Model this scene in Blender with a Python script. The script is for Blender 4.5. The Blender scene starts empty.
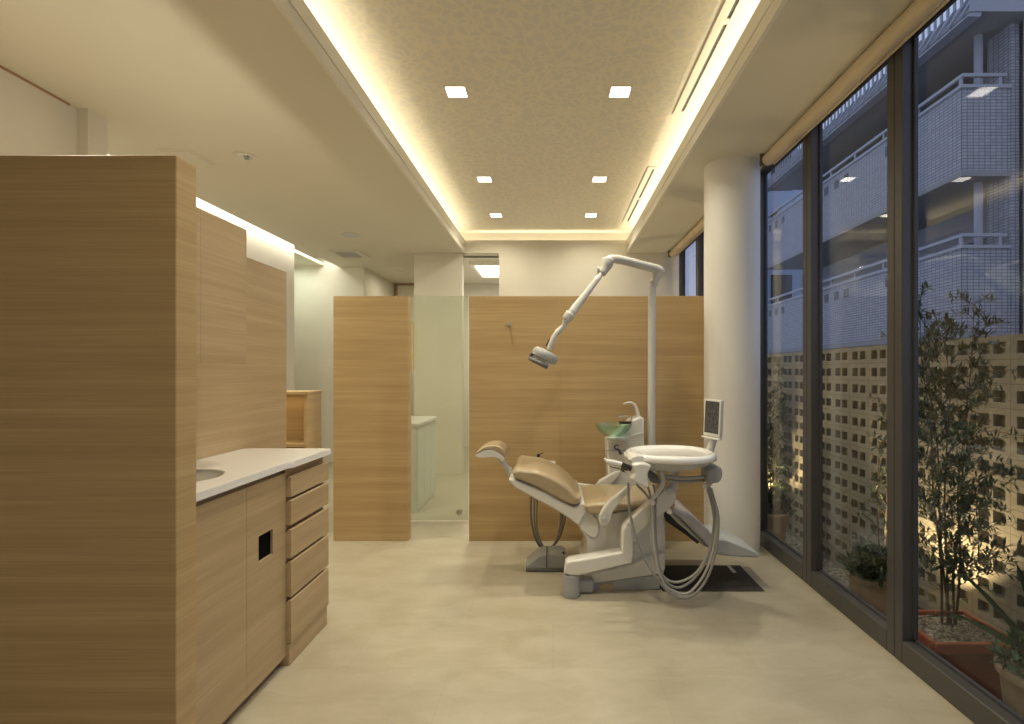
import bpy, bmesh, math, random
from mathutils import Vector, Matrix
from mathutils.geometry import tessellate_polygon
R = math.radians
random.seed(7)
sc = bpy.context.scene
COL = sc.collection

# ------------------------------------------------------------------ camera, world, lights, exposure
CH = 1.3            # eye height
F = 512.0           # focal length in pixels at 1024 wide
VX, VY = 553.0, 372.0
cam_d = bpy.data.cameras.new('camera')
cam_d.sensor_width = 36.0
cam_d.lens = 18.0
cam_d.shift_x = -(VX - 512) / 1024
cam_d.shift_y = (VY - 362) / 1024
cam_d.clip_end = 300
cam = bpy.data.objects.new('camera', cam_d)
cam.location = (0, 0, CH)
cam.rotation_euler = (R(90), 0, 0)
COL.objects.link(cam)
sc.camera = cam

sc.view_settings.view_transform = 'Standard'
sc.view_settings.look = 'None'
sc.view_settings.gamma = 1
sc.view_settings.use_curve_mapping = False
sc.view_settings.exposure = 0.0

world = bpy.data.worlds.new('dusk_sky')
sc.world = world
world.use_nodes = True
bg = world.node_tree.nodes['Background']
bg.inputs[0].default_value = (0.42, 0.49, 0.69, 1)
bg.inputs[1].default_value = 1.15

WARM = (1.0, 0.90, 0.68)
WARM2 = (1.0, 0.92, 0.71)
def area(name, loc, rot, sx, sy, power, color=WARM, spread=180):
    l = bpy.data.lights.new(name, 'AREA')
    l.shape = 'RECTANGLE'; l.size = sx; l.size_y = sy
    l.energy = power; l.color = color; l.spread = R(spread)
    o = bpy.data.objects.new(name, l)
    o.location = loc; o.rotation_euler = rot
    COL.objects.link(o)
    return o
# cove strips lying in the troughs, facing up and inwards
area('cove_light', (-1.29, 2.6, 2.885), (R(180), R(-22), 0), .03, 7.9, 20)
area('cove_light', (1.06, 2.6, 2.885), (R(180), R(22), 0), .03, 7.9, 19)
area('cove_light', (-0.095, 6.69, 2.90), (R(180), 0, 0), 2.0, .03, 3)
# slot light along the left wall, facing down
area('slot_light', (-3.235, 5.25, 2.925), (0, 0, 0), .07, 4.2, 8, (1.0, .95, .78))
# indirect strip behind the wall panel, washing the left ceiling
area('panel_uplight', (-1.705, 2.25, 1.70), (R(180), 0, 0), .03, 1.55, 4.2, WARM2)
area('recess_lamp', (-3.62, 6.95, 2.80), (0, 0, 0), .2, .5, 3.2, (.88, 1.0, .84))
# garden uplights
def spot(name, loc, target, power, color, size=70, blend=.6, rad=.03):
    l = bpy.data.lights.new(name, 'SPOT')
    l.energy = power; l.color = color; l.spot_size = R(size); l.spot_blend = blend; l.shadow_soft_size = rad
    o = bpy.data.objects.new(name, l); o.location = loc
    d = Vector(target) - Vector(loc)
    o.rotation_euler = d.to_track_quat('-Z', 'Y').to_euler()
    COL.objects.link(o)
spot('garden_light', (2.22, 3.10, -.10), (2.40, 3.14, .9), 75, (1, .72, .36), 110)
spot('garden_light', (2.12, 5.15, -.12), (2.26, 5.32, .9), 60, (1, .72, .36), 100)

# ------------------------------------------------------------------ helpers
def W(px, py, Y):
    return Vector(((px - VX) / F * Y, Y, CH + (VY - py) / F * Y))
def WX(px, Y): return (px - VX) / F * Y
def WZ(py, Y): return CH + (VY - py) / F * Y

def obj(name, bm, m, parent=None, smooth=False, angle=None):
    bmesh.ops.recalc_face_normals(bm, faces=bm.faces)
    lay = bm.faces.layers.int.get('flat'); flats = [f.index for f in bm.faces if f[lay]] if lay and not bm.faces.index_update() else []
    me = bpy.data.meshes.new(name)
    bm.to_mesh(me); bm.free()
    ms = m if isinstance(m, (list, tuple)) else [m]
    for k in ms: me.materials.append(k)
    if smooth:
        me.polygons.foreach_set('use_smooth', [True] * len(me.polygons))
        if angle: me.set_sharp_from_angle(angle=R(angle))
        for q in flats: me.polygons[q].use_smooth = False
    o = bpy.data.objects.new(name, me)
    COL.objects.link(o)
    if parent:
        o.parent = parent
        o.matrix_parent_inverse = Matrix.Translation(-parent.location) if not parent.parent else Matrix.Identity(4)
    return o
def sub(name, bm, m, parent, smooth=False, angle=None):
    """sub-part: parent is itself a part whose mesh is in world coordinates"""
    o = obj(name, bm, m, None, smooth, angle)
    o.parent = parent
    return o
def tag(o, label, cat, group=None, kind=None):
    o['label'] = label; o['category'] = cat
    if group: o['group'] = group
    o['kind'] = kind or 'thing'
    return o
def thing(name, loc, label, cat, group=None):
    o = bpy.data.objects.new(name, None); o.empty_display_size = .1
    o.location = loc; COL.objects.link(o)
    return tag(o, label, cat, group)
def struct(name, bm, m, parent=None, **k):
    o = obj(name, bm, m, parent, **k)
    if not parent: o['kind'] = 'structure'
    return o
def copy_tree(o, loc, label):
    c = o.copy(); COL.objects.link(c); c.location = loc; c['label'] = label
    for ch in list(o.children):
        d = ch.copy(); COL.objects.link(d); d.parent = c; d.matrix_parent_inverse = Matrix.Translation(-Vector(o.location))
        for g in list(ch.children):
            e = g.copy(); COL.objects.link(e); e.parent = d
    return c

def BM(): return bmesh.new()
def box(bm, x0, x1, y0, y1, z0, z1, bev=0, seg=2, mi=0):
    vs = [bm.verts.new((x, y, z)) for x in (x0, x1) for y in (y0, y1) for z in (z0, z1)]
    q = [(0, 1, 3, 2), (4, 6, 7, 5), (0, 4, 5, 1), (2, 3, 7, 6), (0, 2, 6, 4), (1, 5, 7, 3)]
    fs = [bm.faces.new([vs[i] for i in f]) for f in q]
    for f in fs: f.material_index = mi
    if bev:
        es = list({e for f in fs for e in f.edges})
        bmesh.ops.bevel(bm, geom=es, offset=bev, segments=seg, profile=.5, affect='EDGES')
    return bm
def quad(bm, a, b, c, d, mi=0):
    f = bm.faces.new([bm.verts.new(p) for p in (a, b, c, d)]); f.material_index = mi
def catmull(pts, n=6, closed=False):
    P = [Vector(p) for p in pts]; out = []
    N = len(P); rng = N if closed else N - 1
    for i in range(rng):
        if closed: p0, p1, p2, p3 = P[i - 1], P[i], P[(i + 1) % N], P[(i + 2) % N]
        else: p0, p1, p2, p3 = P[max(i - 1, 0)], P[i], P[i + 1], P[min(i + 2, N - 1)]
        for k in range(n):
            t = k / n
            out.append(.5 * ((2 * p1) + (p2 - p0) * t + (2 * p0 - 5 * p1 + 4 * p2 - p3) * t * t + (3 * p1 - p0 - 3 * p2 + p3) * t ** 3))
    if not closed: out.append(P[-1].copy())
    return out
def tube(bm, pts, r, seg=12, curve=0, cap=True, flat=None):
    """r is a number or a list per control point; flat=(a,b) scales the two cross axes"""
    P = [Vector(p) for p in pts]
    rs = list(r) if isinstance(r, (list, tuple)) else [r] * len(P)
    if curve:
        P2 = catmull(P, curve); m = len(P2); rr = []
        for i in range(m):
            t = i / curve; k = min(int(t), len(rs) - 2); u = t - k
            rr.append(rs[k] * (1 - u) + rs[k + 1] * u)
        P, rs = P2, rr
    n = len(P); T = []
    for i in range(n):
        d = (P[min(i + 1, n - 1)] - P[max(i - 1, 0)])
        T.append(d.normalized() if d.length > 1e-9 else Vector((0, 0, 1)))
    up = Vector((0, 1, 0)) if abs(T[0].y) < .9 else Vector((1, 0, 0))
    u = (up - T[0] * up.dot(T[0])).normalized(); rings = []
    for i in range(n):
        u = (u - T[i] * u.dot(T[i])).normalized(); v = T[i].cross(u)
        fa, fb = flat or (1, 1)
        rings.append([bm.verts.new(P[i] + (u * math.cos(a) * fa + v * math.sin(a) * fb) * rs[i]) for a in [2 * math.pi * k / seg for k in range(seg)]])
    for i in range(n - 1):
        for k in range(seg):
            bm.faces.new((rings[i][k], rings[i][(k + 1) % seg], rings[i + 1][(k + 1) % seg], rings[i + 1][k]))
    if cap:
        bm.faces.new(rings[0][::-1]); bm.faces.new(rings[-1])
    return bm
def lathe(bm, prof, c, seg=24, sx=1, sy=1, axis='Z'):
    c = Vector(c); rings = []
    for r, z in prof:
        ring = []
        for k in range(seg):
            a = 2 * math.pi * k / seg
            if axis == 'Z': p = Vector((r * math.cos(a) * sx, r * math.sin(a) * sy, z))
            elif axis == 'Y': p = Vector((r * math.cos(a) * sx, z, r * math.sin(a) * sy))
            else: p = Vector((z, r * math.cos(a) * sx, r * math.sin(a) * sy))
            ring.append(bm.verts.new(c + p))
        rings.append(ring)
    for i in range(len(rings) - 1):
        for k in range(seg):
            bm.faces.new((rings[i][k], rings[i][(k + 1) % seg], rings[i + 1][(k + 1) % seg], rings[i + 1][k]))
    bm.faces.new(rings[0][::-1]); bm.faces.new(rings[-1])
    return bm
def inset_poly(P, d):
    n = len(P); area_ = sum(P[i][0] * P[(i + 1) % n][1] - P[(i + 1) % n][0] * P[i][1] for i in range(n))
    s = 1 if area_ > 0 else -1; out = []
    for i in range(n):
        a, b, c = P[i - 1], P[i], P[(i + 1) % n]
        e1 = Vector((b[0] - a[0], b[1] - a[1])); e2 = Vector((c[0] - b[0], c[1] - b[1]))
        if e1.length < 1e-9: e1 = e2
        if e2.length < 1e-9: e2 = e1
        e1.normalize(); e2.normalize()
        nn = Vector((-(e1.y + e2.y), e1.x + e2.x)) * s
        if nn.length < 1e-6: nn = Vector((-e1.y, e1.x)) * s
        nn.normalize()
        out.append((b[0] + nn.x * d, b[1] + nn.y * d))
    return out
def slab(bm, pts, Yp, y0, y1, r=.012, n=4, curve=4, world=False, ri=None):
    """profile traced in the side plane, carried across from y0 to y1 with rounded edges"""
    P = [(p[0], p[1]) if world else (WX(p[0], p[2] if len(p) > 2 else Yp), WZ(p[1], p[2] if len(p) > 2 else Yp)) for p in pts]
    if curve: P = [(q.x, q.y) for q in catmull([Vector((p[0], p[1])) for p in P], curve, True)]
    # explicit quarter-round: y offset r(1-sin t), inset r(1-cos(90-t))
    ri = r if ri is None else ri
    sl = [(y0 + r * (1 - math.cos(t)), ri * (1 - math.sin(t))) for t in [k / n * math.pi / 2 for k in range(n + 1)]]
    sl += [(y1 - (y - y0), i) for y, i in sl[::-1]]
    rings = []
    for y, i in sl:
        Q = inset_poly(P, i)
        rings.append([bm.verts.new((x, y, z)) for x, z in Q])
    m = len(P)
    for a, b in zip(rings[:-1], rings[1:]):
        for k in range(m):
            bm.faces.new((a[k], a[(k + 1) % m], b[(k + 1) % m], b[k]))
    lay = bm.faces.layers.int.get('flat') or bm.faces.layers.int.new('flat')
    for ring in (rings[0], rings[-1]):
        for tri in tessellate_polygon([[v.co for v in ring]]):
            try: bm.faces.new([ring[i] if isinstance(i, int) else i for i in tri])[lay] = 1
            except ValueError: pass
    return bm
def ball(bm, c, r, seg=12, s=(1, 1, 1)):
    ret = bmesh.ops.create_uvsphere(bm, u_segments=seg, v_segments=max(6, seg // 2), radius=r)
    for v in ret['verts']: v.co = Vector((v.co.x * s[0], v.co.y * s[1], v.co.z * s[2])) + Vector(c)
    return bm

# ------------------------------------------------------------------ materials
def mat(name, col, rough=.5, metal=0, spec=.5, coat=0):
    m = bpy.data.materials.new(name); m.use_nodes = True
    b = m.node_tree.nodes['Principled BSDF']
    b.inputs['Base Color'].default_value = (*col, 1)
    b.inputs['Roughness'].default_value = rough
    b.inputs['Metallic'].default_value = metal
    b.inputs['Specular IOR Level'].default_value = spec
    b.inputs['Coat Weight'].default_value = coat
    return m
def N(m, t, **k):
    n = m.node_tree.nodes.new(t)
    for a, v in k.items(): setattr(n, a, v)
    return n
def L(m, a, b): m.node_tree.links.new(a, b)
def noisy(name, c1, c2, scale=(1, 1, 1), nscale=5, detail=4, rough=.5, bump=0, metal=0, spec=.5, lo=.35, hi=.65, dist=0, coat=0):
    m = mat(name, c1, rough, metal, spec, coat); b = m.node_tree.nodes['Principled BSDF']
    g = N(m, 'ShaderNodeNewGeometry'); mp = N(m, 'ShaderNodeMapping')
    mp.inputs['Scale'].default_value = scale
    L(m, g.outputs['Position'], mp.inputs['Vector'])
    nz = N(m, 'ShaderNodeTexNoise'); nz.inputs['Scale'].default_value = nscale; nz.inputs['Detail'].default_value = detail
    nz.inputs['Distortion'].default_value = dist
    L(m, mp.outputs[0], nz.inputs['Vector'])
    cr = N(m, 'ShaderNodeValToRGB')
    cr.color_ramp.elements[0].color = (*c1, 1); cr.color_ramp.elements[0].position = lo
    cr.color_ramp.elements[1].color = (*c2, 1); cr.color_ramp.elements[1].position = hi
    L(m, nz.outputs['Fac'], cr.inputs[0]); L(m, cr.outputs[0], b.inputs['Base Color'])
    if bump:
        bp = N(m, 'ShaderNodeBump'); bp.inputs['Strength'].default_value = bump; bp.inputs['Distance'].default_value = .01
        L(m, nz.outputs['Fac'], bp.inputs['Height']); L(m, bp.outputs[0], b.inputs['Normal'])
    return m
def emis(name, col, s):
    m = bpy.data.materials.new(name); m.use_nodes = True; nt = m.node_tree; nt.nodes.clear()
    e = nt.nodes.new('ShaderNodeEmission'); e.inputs[0].default_value = (*col, 1); e.inputs[1].default_value = s
    o = nt.nodes.new('ShaderNodeOutputMaterial'); nt.links.new(e.outputs[0], o.inputs[0]); return m
def glass(name, tint, base=.04, diffuse=0, dcol=(.8, .9, .85)):
    """thin-sheet glass: clear with Schlick reflection"""
    m = bpy.data.materials.new(name); m.use_nodes = True; nt = m.node_tree; nt.nodes.clear()
    A = nt.nodes.new; g = A('ShaderNodeNewGeometry'); dp = A('ShaderNodeVectorMath'); dp.operation = 'DOT_PRODUCT'
    nt.links.new(g.outputs['Incoming'], dp.inputs[0]); nt.links.new(g.outputs['Normal'], dp.inputs[1])
    ab = A('ShaderNodeMath'); ab.operation = 'ABSOLUTE'; nt.links.new(dp.outputs['Value'], ab.inputs[0])
    om = A('ShaderNodeMath'); om.operation = 'SUBTRACT'; om.inputs[0].default_value = 1; nt.links.new(ab.outputs[0], om.inputs[1])
    pw = A('ShaderNodeMath'); pw.operation = 'POWER'; pw.inputs[1].default_value = 5; nt.links.new(om.outputs[0], pw.inputs[0])
    ma = A('ShaderNodeMath'); ma.operation = 'MULTIPLY_ADD'; ma.inputs[1].default_value = 1 - base; ma.inputs[2].default_value = base
    nt.links.new(pw.outputs[0], ma.inputs[0])
    tr = A('ShaderNodeBsdfTransparent'); tr.inputs[0].default_value = (*tint, 1)
    gl = A('ShaderNodeBsdfGlossy'); gl.inputs['Roughness'].default_value = 0.0
    last = tr.outputs[0]
    if diffuse:
        df = A('ShaderNodeBsdfDiffuse'); df.inputs[0].default_value = (*dcol, 1)
        mm = A('ShaderNodeMixShader'); mm.inputs[0].default_value = diffuse
        nt.links.new(last, mm.inputs[1]); nt.links.new(df.outputs[0], mm.inputs[2]); last = mm.outputs[0]
    mx = A('ShaderNodeMixShader'); nt.links.new(ma.outputs[0], mx.inputs[0]); nt.links.new(last, mx.inputs[1]); nt.links.new(gl.outputs[0], mx.inputs[2])
    o = A('ShaderNodeOutputMaterial'); nt.links.new(mx.outputs[0], o.inputs[0]); return m

def wood(name, c1, c2, c3):
    m = mat(name, c1, .45, 0, .4); b = m.node_tree.nodes['Principled BSDF']
    g = N(m, 'ShaderNodeNewGeometry')
    def layer(scale, ns, det, dist=0):
        mp = N(m, 'ShaderNodeMapping'); mp.inputs['Scale'].default_value = scale
        L(m, g.outputs['Position'], mp.inputs['Vector'])
        nz = N(m, 'ShaderNodeTexNoise'); nz.inputs['Scale'].default_value = ns; nz.inputs['Detail'].default_value = det; nz.inputs['Distortion'].default_value = dist
        L(m, mp.outputs[0], nz.inputs['Vector']); return nz
    a = layer((.35, .35, 9), 2.0, 5, .25); f = layer((1.2, 1.2, 90), 2.2, 4)
    r1 = N(m, 'ShaderNodeValToRGB'); r1.color_ramp.elements[0].position = .33; r1.color_ramp.elements[1].position = .68
    r1.color_ramp.elements[0].color = (*c1, 1); r1.color_ramp.elements[1].color = (*c2, 1)
    L(m, a.outputs['Fac'], r1.inputs[0])
    r2 = N(m, 'ShaderNodeMapRange'); r2.inputs[1].default_value = .35; r2.inputs[2].default_value = .7; r2.inputs[3].default_value = 0; r2.inputs[4].default_value = .55
    L(m, f.outputs['Fac'], r2.inputs[0])
    mx = N(m, 'ShaderNodeMix'); mx.data_type = 'RGBA'; mx.inputs[7].default_value = (*c3, 1)
    L(m, r2.outputs[0], mx.inputs[0]); L(m, r1.outputs[0], mx.inputs[6]); L(m, mx.outputs[2], b.inputs['Base Color'])
    return m
M = {}
M['wood'] = wood('oak_veneer', (.44, .30, .145), (.55, .395, .20), (.37, .245, .11))
M['wood_edge'] = mat('oak_edge', (.40, .25, .13), .5)
M['cab_wood'] = wood('cabinet_oak', (.42, .305, .17), (.51, .38, .225), (.36, .25, .135))
M['plaster'] = noisy('plaster', (.80, .76, .66), (.77, .73, .63), nscale=3, rough=.85)
M['soffit'] = noisy('ceiling_paint', (.76, .72, .61), (.74, .70, .59), nscale=2, rough=.9)
M['trim'] = mat('cove_trim', (.84, .80, .70), .6)
M['column'] = mat('column_paint', (.86, .84, .80), .6)
M['white'] = mat('white_shell', (.70, .68, .63), .28, coat=.3)
M['lampwhite_dimmed'] = mat('lamp_enamel_dimmed', (.62, .61, .57), .3, coat=.3)  # shell white darkened: the weaker light on the lamp is put into its colour
M['white_gloss'] = mat('white_enamel', (.88, .88, .86), .12, coat=.6)
M['grey'] = mat('grey_plastic', (.36, .365, .36), .4)
M['ltgrey'] = mat('light_grey_plastic', (.56, .56, .54), .35)
M['vinyl'] = noisy('tan_vinyl', (.40, .31, .19), (.43, .335, .21), nscale=30, rough=.33, coat=.25)
M['legvinyl'] = mat('grey_vinyl', (.50, .47, .48), .28, coat=.4)
M['black'] = mat('black_plastic', (.02, .02, .02), .4)
M['darkgrey'] = mat('dark_grey_plastic', (.13, .13, .125), .45)
M['chrome'] = mat('chrome', (.75, .75, .75), .15, 1)
M['hose'] = mat('hose_grey', (.27, .265, .25), .45)
M['hose_dark'] = mat('hose_dark', (.17, .165, .15), .45)
M['hose_white'] = mat('hose_white', (.42, .41, .38), .4)
M['counter'] = mat('counter_white', (.82, .80, .78), .25, coat=.3)
M['steel'] = mat('steel', (.42, .41, .37), .4, .3)
M['frame'] = mat('bronze_frame', (.080, .076, .074), .36, .15)
M['frame_dark'] = mat('frame_gasket', (.06, .06, .065), .5)
M['glasspane'] = glass('window_glass', (.95, .965, .98), .028)
M['greenglass'] = glass('green_glass_door', (.94, .965, .93), .03, .26, (.66, .70, .58))
M['bowlglass'] = glass('bowl_glass', (.82, .935, .87), .08, .06, (.6, .8, .7))
M['led'] = emis('led_diffuser', (1.0, .93, .80), 9)
M['led_slot'] = emis('slot_diffuser', (1.0, .95, .84), 2.2)
M['backlight'] = emis('skylight_panel', (1.0, .96, .86), 3)
M['blind'] = mat('blind_fabric', (.70, .58, .40), .6)
M['mat'] = noisy('rubber_mat', (.035, .03, .026), (.05, .045, .04), nscale=60, rough=.75)
M['terracotta'] = noisy('red_terracotta', (.36, .09, .045), (.30, .08, .04), nscale=12, rough=.7)
M['beigepot'] = noisy('beige_pot', (.45, .34, .22), (.38, .28, .18), nscale=10, rough=.7)
M['soil'] = noisy('bark_chips', (.16, .13, .09), (.50, .44, .33), nscale=60, rough=.9, bump=.6, lo=.4, hi=.6)
M['leaf'] = noisy('olive_leaf', (.045, .075, .035), (.10, .135, .07), nscale=14, rough=.45)
M['leaf2'] = noisy('shrub_leaf', (.03, .06, .025), (.07, .11, .04), nscale=14, rough=.4)
M['agave'] = noisy('strap_leaf', (.05, .09, .035), (.12, .16, .06), nscale=9, rough=.4)
M['bark'] = noisy('bark', (.10, .075, .05), (.17, .13, .09), nscale=30, rough=.85)
M['gravel'] = noisy('gravel', (.20, .18, .14), (.46, .42, .34), nscale=45, rough=.9, bump=.8, lo=.4, hi=.6)
M['block'] = noisy('breeze_block', (.31, .29, .235), (.365, .34, .28), nscale=25, rough=.9)
M['mortar'] = mat('mortar', (.22, .19, .14), .95)
M['screen'] = noisy('monitor_screen', (.05, .055, .06), (.10, .10, .10), nscale=60, rough=.2)
M['orange'] = mat('orange_panel', (.75, .42, .08), .6)
M['whitecab'] = mat('white_cabinet', (.72, .74, .70), .4)
M['bld_grey'] = mat('building_grey', (.30, .31, .33), .8)
M['bld_dark'] = mat('dark_window', (.05, .055, .07), .25)
M['bld_soffit'] = mat('building_soffit', (.26, .26, .26), .85)
M['bld_metal'] = mat('building_metal', (.34, .35, .38), .5)
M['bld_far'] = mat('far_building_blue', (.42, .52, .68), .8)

# floor: pale stone-look vinyl boards
def floor_mat():
    m = mat('floor_vinyl', (.7, .6, .45), .32, 0, .45); b = m.node_tree.nodes['Principled BSDF']
    g = N(m, 'ShaderNodeNewGeometry')
    mp = N(m, 'ShaderNodeMapping'); mp.inputs['Scale'].default_value = (1.0, 2.2, 1)
    L(m, g.outputs['Position'], mp.inputs['Vector'])
    n1 = N(m, 'ShaderNodeTexNoise'); n1.inputs['Scale'].default_value = 3.2; n1.inputs['Detail'].default_value = 9; n1.inputs['Roughness'].default_value = .68; n1.inputs['Distortion'].default_value = .5
    L(m, mp.outputs[0], n1.inputs['Vector'])
    br = N(m, 'ShaderNodeTexBrick'); br.inputs['Scale'].default_value = 1
    br.inputs['Brick Width'].default_value = .9; br.inputs['Row Height'].default_value = .45
    br.inputs['Mortar Size'].default_value = .0025
    br.inputs['Color1'].default_value = (.96, .96, .96, 1); br.inputs['Color2'].default_value = (1.0, 1.0, 1.0, 1); br.inputs['Mortar'].default_value = (.93, .925, .91, 1)
    L(m, g.outputs['Position'], br.inputs['Vector'])
    cr = N(m, 'ShaderNodeValToRGB'); e = cr.color_ramp.elements
    e[0].position = .36; e[0].color = (.405, .355, .255, 1); e[1].position = .64; e[1].color = (.47, .425, .325, 1)
    L(m, n1.outputs['Fac'], cr.inputs[0])
    mx = N(m, 'ShaderNodeMix'); mx.data_type = 'RGBA'; mx.blend_type = 'MULTIPLY'; mx.inputs[0].default_value = 1
    L(m, cr.outputs[0], mx.inputs[6]); L(m, br.outputs['Color'], mx.inputs[7]); L(m, mx.outputs[2], b.inputs['Base Color'])
    mr = N(m, 'ShaderNodeMapRange'); mr.inputs[3].default_value = .26; mr.inputs[4].default_value = .42
    L(m, n1.outputs['Fac'], mr.inputs[0]); L(m, mr.outputs[0], b.inputs['Roughness'])
    return m
M['floor'] = floor_mat()
# ceiling wallpaper: pale leafy arabesque
def paper_mat():
    m = mat('ceiling_wallpaper', (.8, .75, .63), .9, 0, .2); b = m.node_tree.nodes['Principled BSDF']
    g = N(m, 'ShaderNodeNewGeometry')
    n0 = N(m, 'ShaderNodeTexNoise'); n0.inputs['Scale'].default_value = 6
    L(m, g.outputs['Position'], n0.inputs['Vector'])
    ad = N(m, 'ShaderNodeMix'); ad.data_type = 'RGBA'; ad.blend_type = 'LINEAR_LIGHT'; ad.inputs[0].default_value = .12
    L(m, g.outputs['Position'], ad.inputs[6]); L(m, n0.outputs['Color'], ad.inputs[7])
    vo = N(m, 'ShaderNodeTexVoronoi'); vo.feature = 'DISTANCE_TO_EDGE'; vo.inputs['Scale'].default_value = 14
    L(m, ad.outputs[2], vo.inputs['Vector'])
    cr = N(m, 'ShaderNodeValToRGB'); e = cr.color_ramp.elements
    e[0].position = .03; e[0].color = (.90, .84, .71, 1); e[1].position = .18; e[1].color = (.82, .785, .70, 1)
    L(m, vo.outputs[0], cr.inputs[0]); L(m, cr.outputs[0], b.inputs['Base Color'])
    return m
M['paper'] = paper_mat()
def tile_mat():
    m = mat('facade_tile', (.4, .4, .45), .55); b = m.node_tree.nodes['Principled BSDF']
    g = N(m, 'ShaderNodeNewGeometry'); sp = N(m, 'ShaderNodeSeparateXYZ'); L(m, g.outputs['Position'], sp.inputs[0])
    ad = N(m, 'ShaderNodeMath', operation='ADD'); L(m, sp.outputs[0], ad.inputs[0]); L(m, sp.outputs[1], ad.inputs[1])
    cb = N(m, 'ShaderNodeCombineXYZ'); L(m, ad.outputs[0], cb.inputs[0]); L(m, sp.outputs[2], cb.inputs[1])
    br = N(m, 'ShaderNodeTexBrick'); br.offset = 0; br.inputs['Scale'].default_value = 1
    br.inputs['Brick Width'].default_value = .105; br.inputs['Row Height'].default_value = .06; br.inputs['Mortar Size'].default_value = .007
    br.inputs['Color1'].default_value = (.30, .30, .33, 1); br.inputs['Color2'].default_value = (.37, .37, .39, 1); br.inputs['Mortar'].default_value = (.12, .125, .14, 1)
    L(m, cb.outputs[0], br.inputs['Vector']); L(m, br.outputs['Color'], b.inputs['Base Color'])
    return m
M['tile'] = tile_mat()

# ------------------------------------------------------------------ the room shell
SO = 2.82           # soffit underside
UP = 3.13           # tray ceiling
XW = 1.556          # inner face of the window frames
struct('floor', box(BM(), -3.9, XW + .12, -1.6, 9.4, -.12, 0), M['floor'])
struct('ceiling_tray', box(BM(), -1.33, 1.13, -1.6, 6.80, UP, UP + .1), M['paper'])
def soffit(name, x0, x1, y0=-1.6, y1=6.54): struct(name, box(BM(), x0, x1, y0, y1, SO, SO + .05), M['soffit'])
soffit('ceiling_right', .96, XW + .09)
soffit('ceiling_left', -3.10, -1.15, y1=9.4)
soffit('ceiling_rear', -1.15, XW + .09, 6.66, 9.4)
# cove sides
b = BM(); box(b, -1.36, -1.33, -1.6, 6.8, SO + .05, UP + .1); struct('wall_cove_left', b, M['plaster'])
b = BM(); box(b, 1.10, 1.13, -1.6, 6.8, SO + .05, UP + .1); struct('wall_cove_right', b, M['plaster'])
b = BM(); box(b, -1.33, 1.10, 6.72, 6.80, SO, UP + .1); struct('wall_cove_rear', b, M['plaster'])
# cove lips (fascia with a shallow groove)
b = BM(); box(b, -1.15, -1.13, -1.6, 6.54, 2.894, 2.984); box(b, -1.15, -1.13, -1.6, 6.54, SO, 2.885); box(b, -1.15, -1.137, -1.6, 6.54, 2.885, 2.894); struct('trim_1', b, M['trim'])
b = BM(); box(b, .94, .96, -1.6, 6.54, 2.894, 2.984); box(b, .94, .96, -1.6, 6.54, SO, 2.885); box(b, .947, .96, -1.6, 6.54, 2.885, 2.894); struct('trim_2', b, M['trim'])
# rear wall: pier, opening, wall, lip above
b = BM(); box(b, -1.775, -1.16, 6.54, 6.66, 0, SO)
struct('wall_pier', b, M['plaster'])
b = BM(); box(b, -.69, .965, 6.54, 6.66, 0, 2.985); box(b, .965, XW + .1, 6.54, 6.66, 0, SO + .02); struct('wall_back', b, M['plaster'])
b = BM(); box(b, -1.155, -.69, 6.54, 6.66, SO, 2.985); struct('wall_back_header', b, M['plaster'])
# left walls
b = BM(); box(b, -2.90, -2.74, -1.6, 2.9, 0, SO - .012); struct('wall_left_near', b, M['plaster'])
b = BM(); box(b, -3.0, -2.735, -1.6, 2.9, SO - .012, SO); struct('trim_3', b, M['wood_edge'])
b = BM(); box(b, -3.45, -2.745, 2.9, 2.95, 0, SO); box(b, -3.45, -2.68, 2.95, 3.08, 0, SO); struct('wall_left_pier', b, M['plaster'])
b = BM(); box(b, -3.42, -3.30, 3.08, 6.53, 0, 3.0); struct('wall_left', b, M['plaster'])
b = BM(); box(b, -3.92, -3.80, 6.5, 7.5, 0, 3.0); box(b, -3.92, -3.42, 6.45, 6.53, 0, 3.0); struct('wall_left_recess', b, M['plaster'])
b = BM(); box(b, -3.92, -2.735, 7.41, 7.5, 0, 3.0); box(b, -2.80, -2.735, 7.5, 8.84, 0, SO); struct('wall_hall', b, M['plaster'])
b = BM(); box(b, -2.80, 1.7, 8.84, 8.95, 0, SO); struct('wall_rear', b, M['plaster'])
b = BM(); box(b, -1.775, -1.70, 6.66, 8.84, 0, SO); struct('wall_rear_side', b, M['plaster'])
b = BM(); box(b, -3.92, -3.10, 3.08, 7.41, 2.96, 3.05); struct('ceiling_slot', b, M['plaster'])
b = BM(); box(b, -3.10, -3.08, 3.08, 7.41, SO + .05, 2.97); struct('trim_4', b, M['trim'])
b = BM(); box(b, -3.80, -3.32, 6.53, 7.41, SO + .02, SO + .06); struct('ceiling_recess', b, M['soffit'])
# wall behind the camera
b = BM(); box(b, -3.0, XW + .1, -1.7, -1.6, 0, UP + .1); struct('wall_front', b, M['plaster'])
# hall door with dark frame on the far wall
d = bpy.data.objects.new('door_1', None); COL.objects.link(d); d.location = (-2.3, 8.82, 0); d['kind'] = 'structure'
b = BM(); box(b, -2.70, -2.67, 8.78, 8.84, 0, 2.815); box(b, -2.03, -2.0, 8.78, 8.84, 0, 2.815); box(b, -2.67, -2.03, 8.78, 8.84, 2.785, 2.815); obj('door_frame', b, M['wood_edge'], d)
b = BM(); box(b, -2.67, -2.03, 8.79, 8.83, 0.01, 2.785); obj('door_leaf', b, M['plaster'], d)
# column
b = BM(); lathe(b, [(.197, 0), (.197, SO)], (1.322, 3.79, 0), 64); struct('column', b, M['column'], smooth=True, angle=40)

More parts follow.
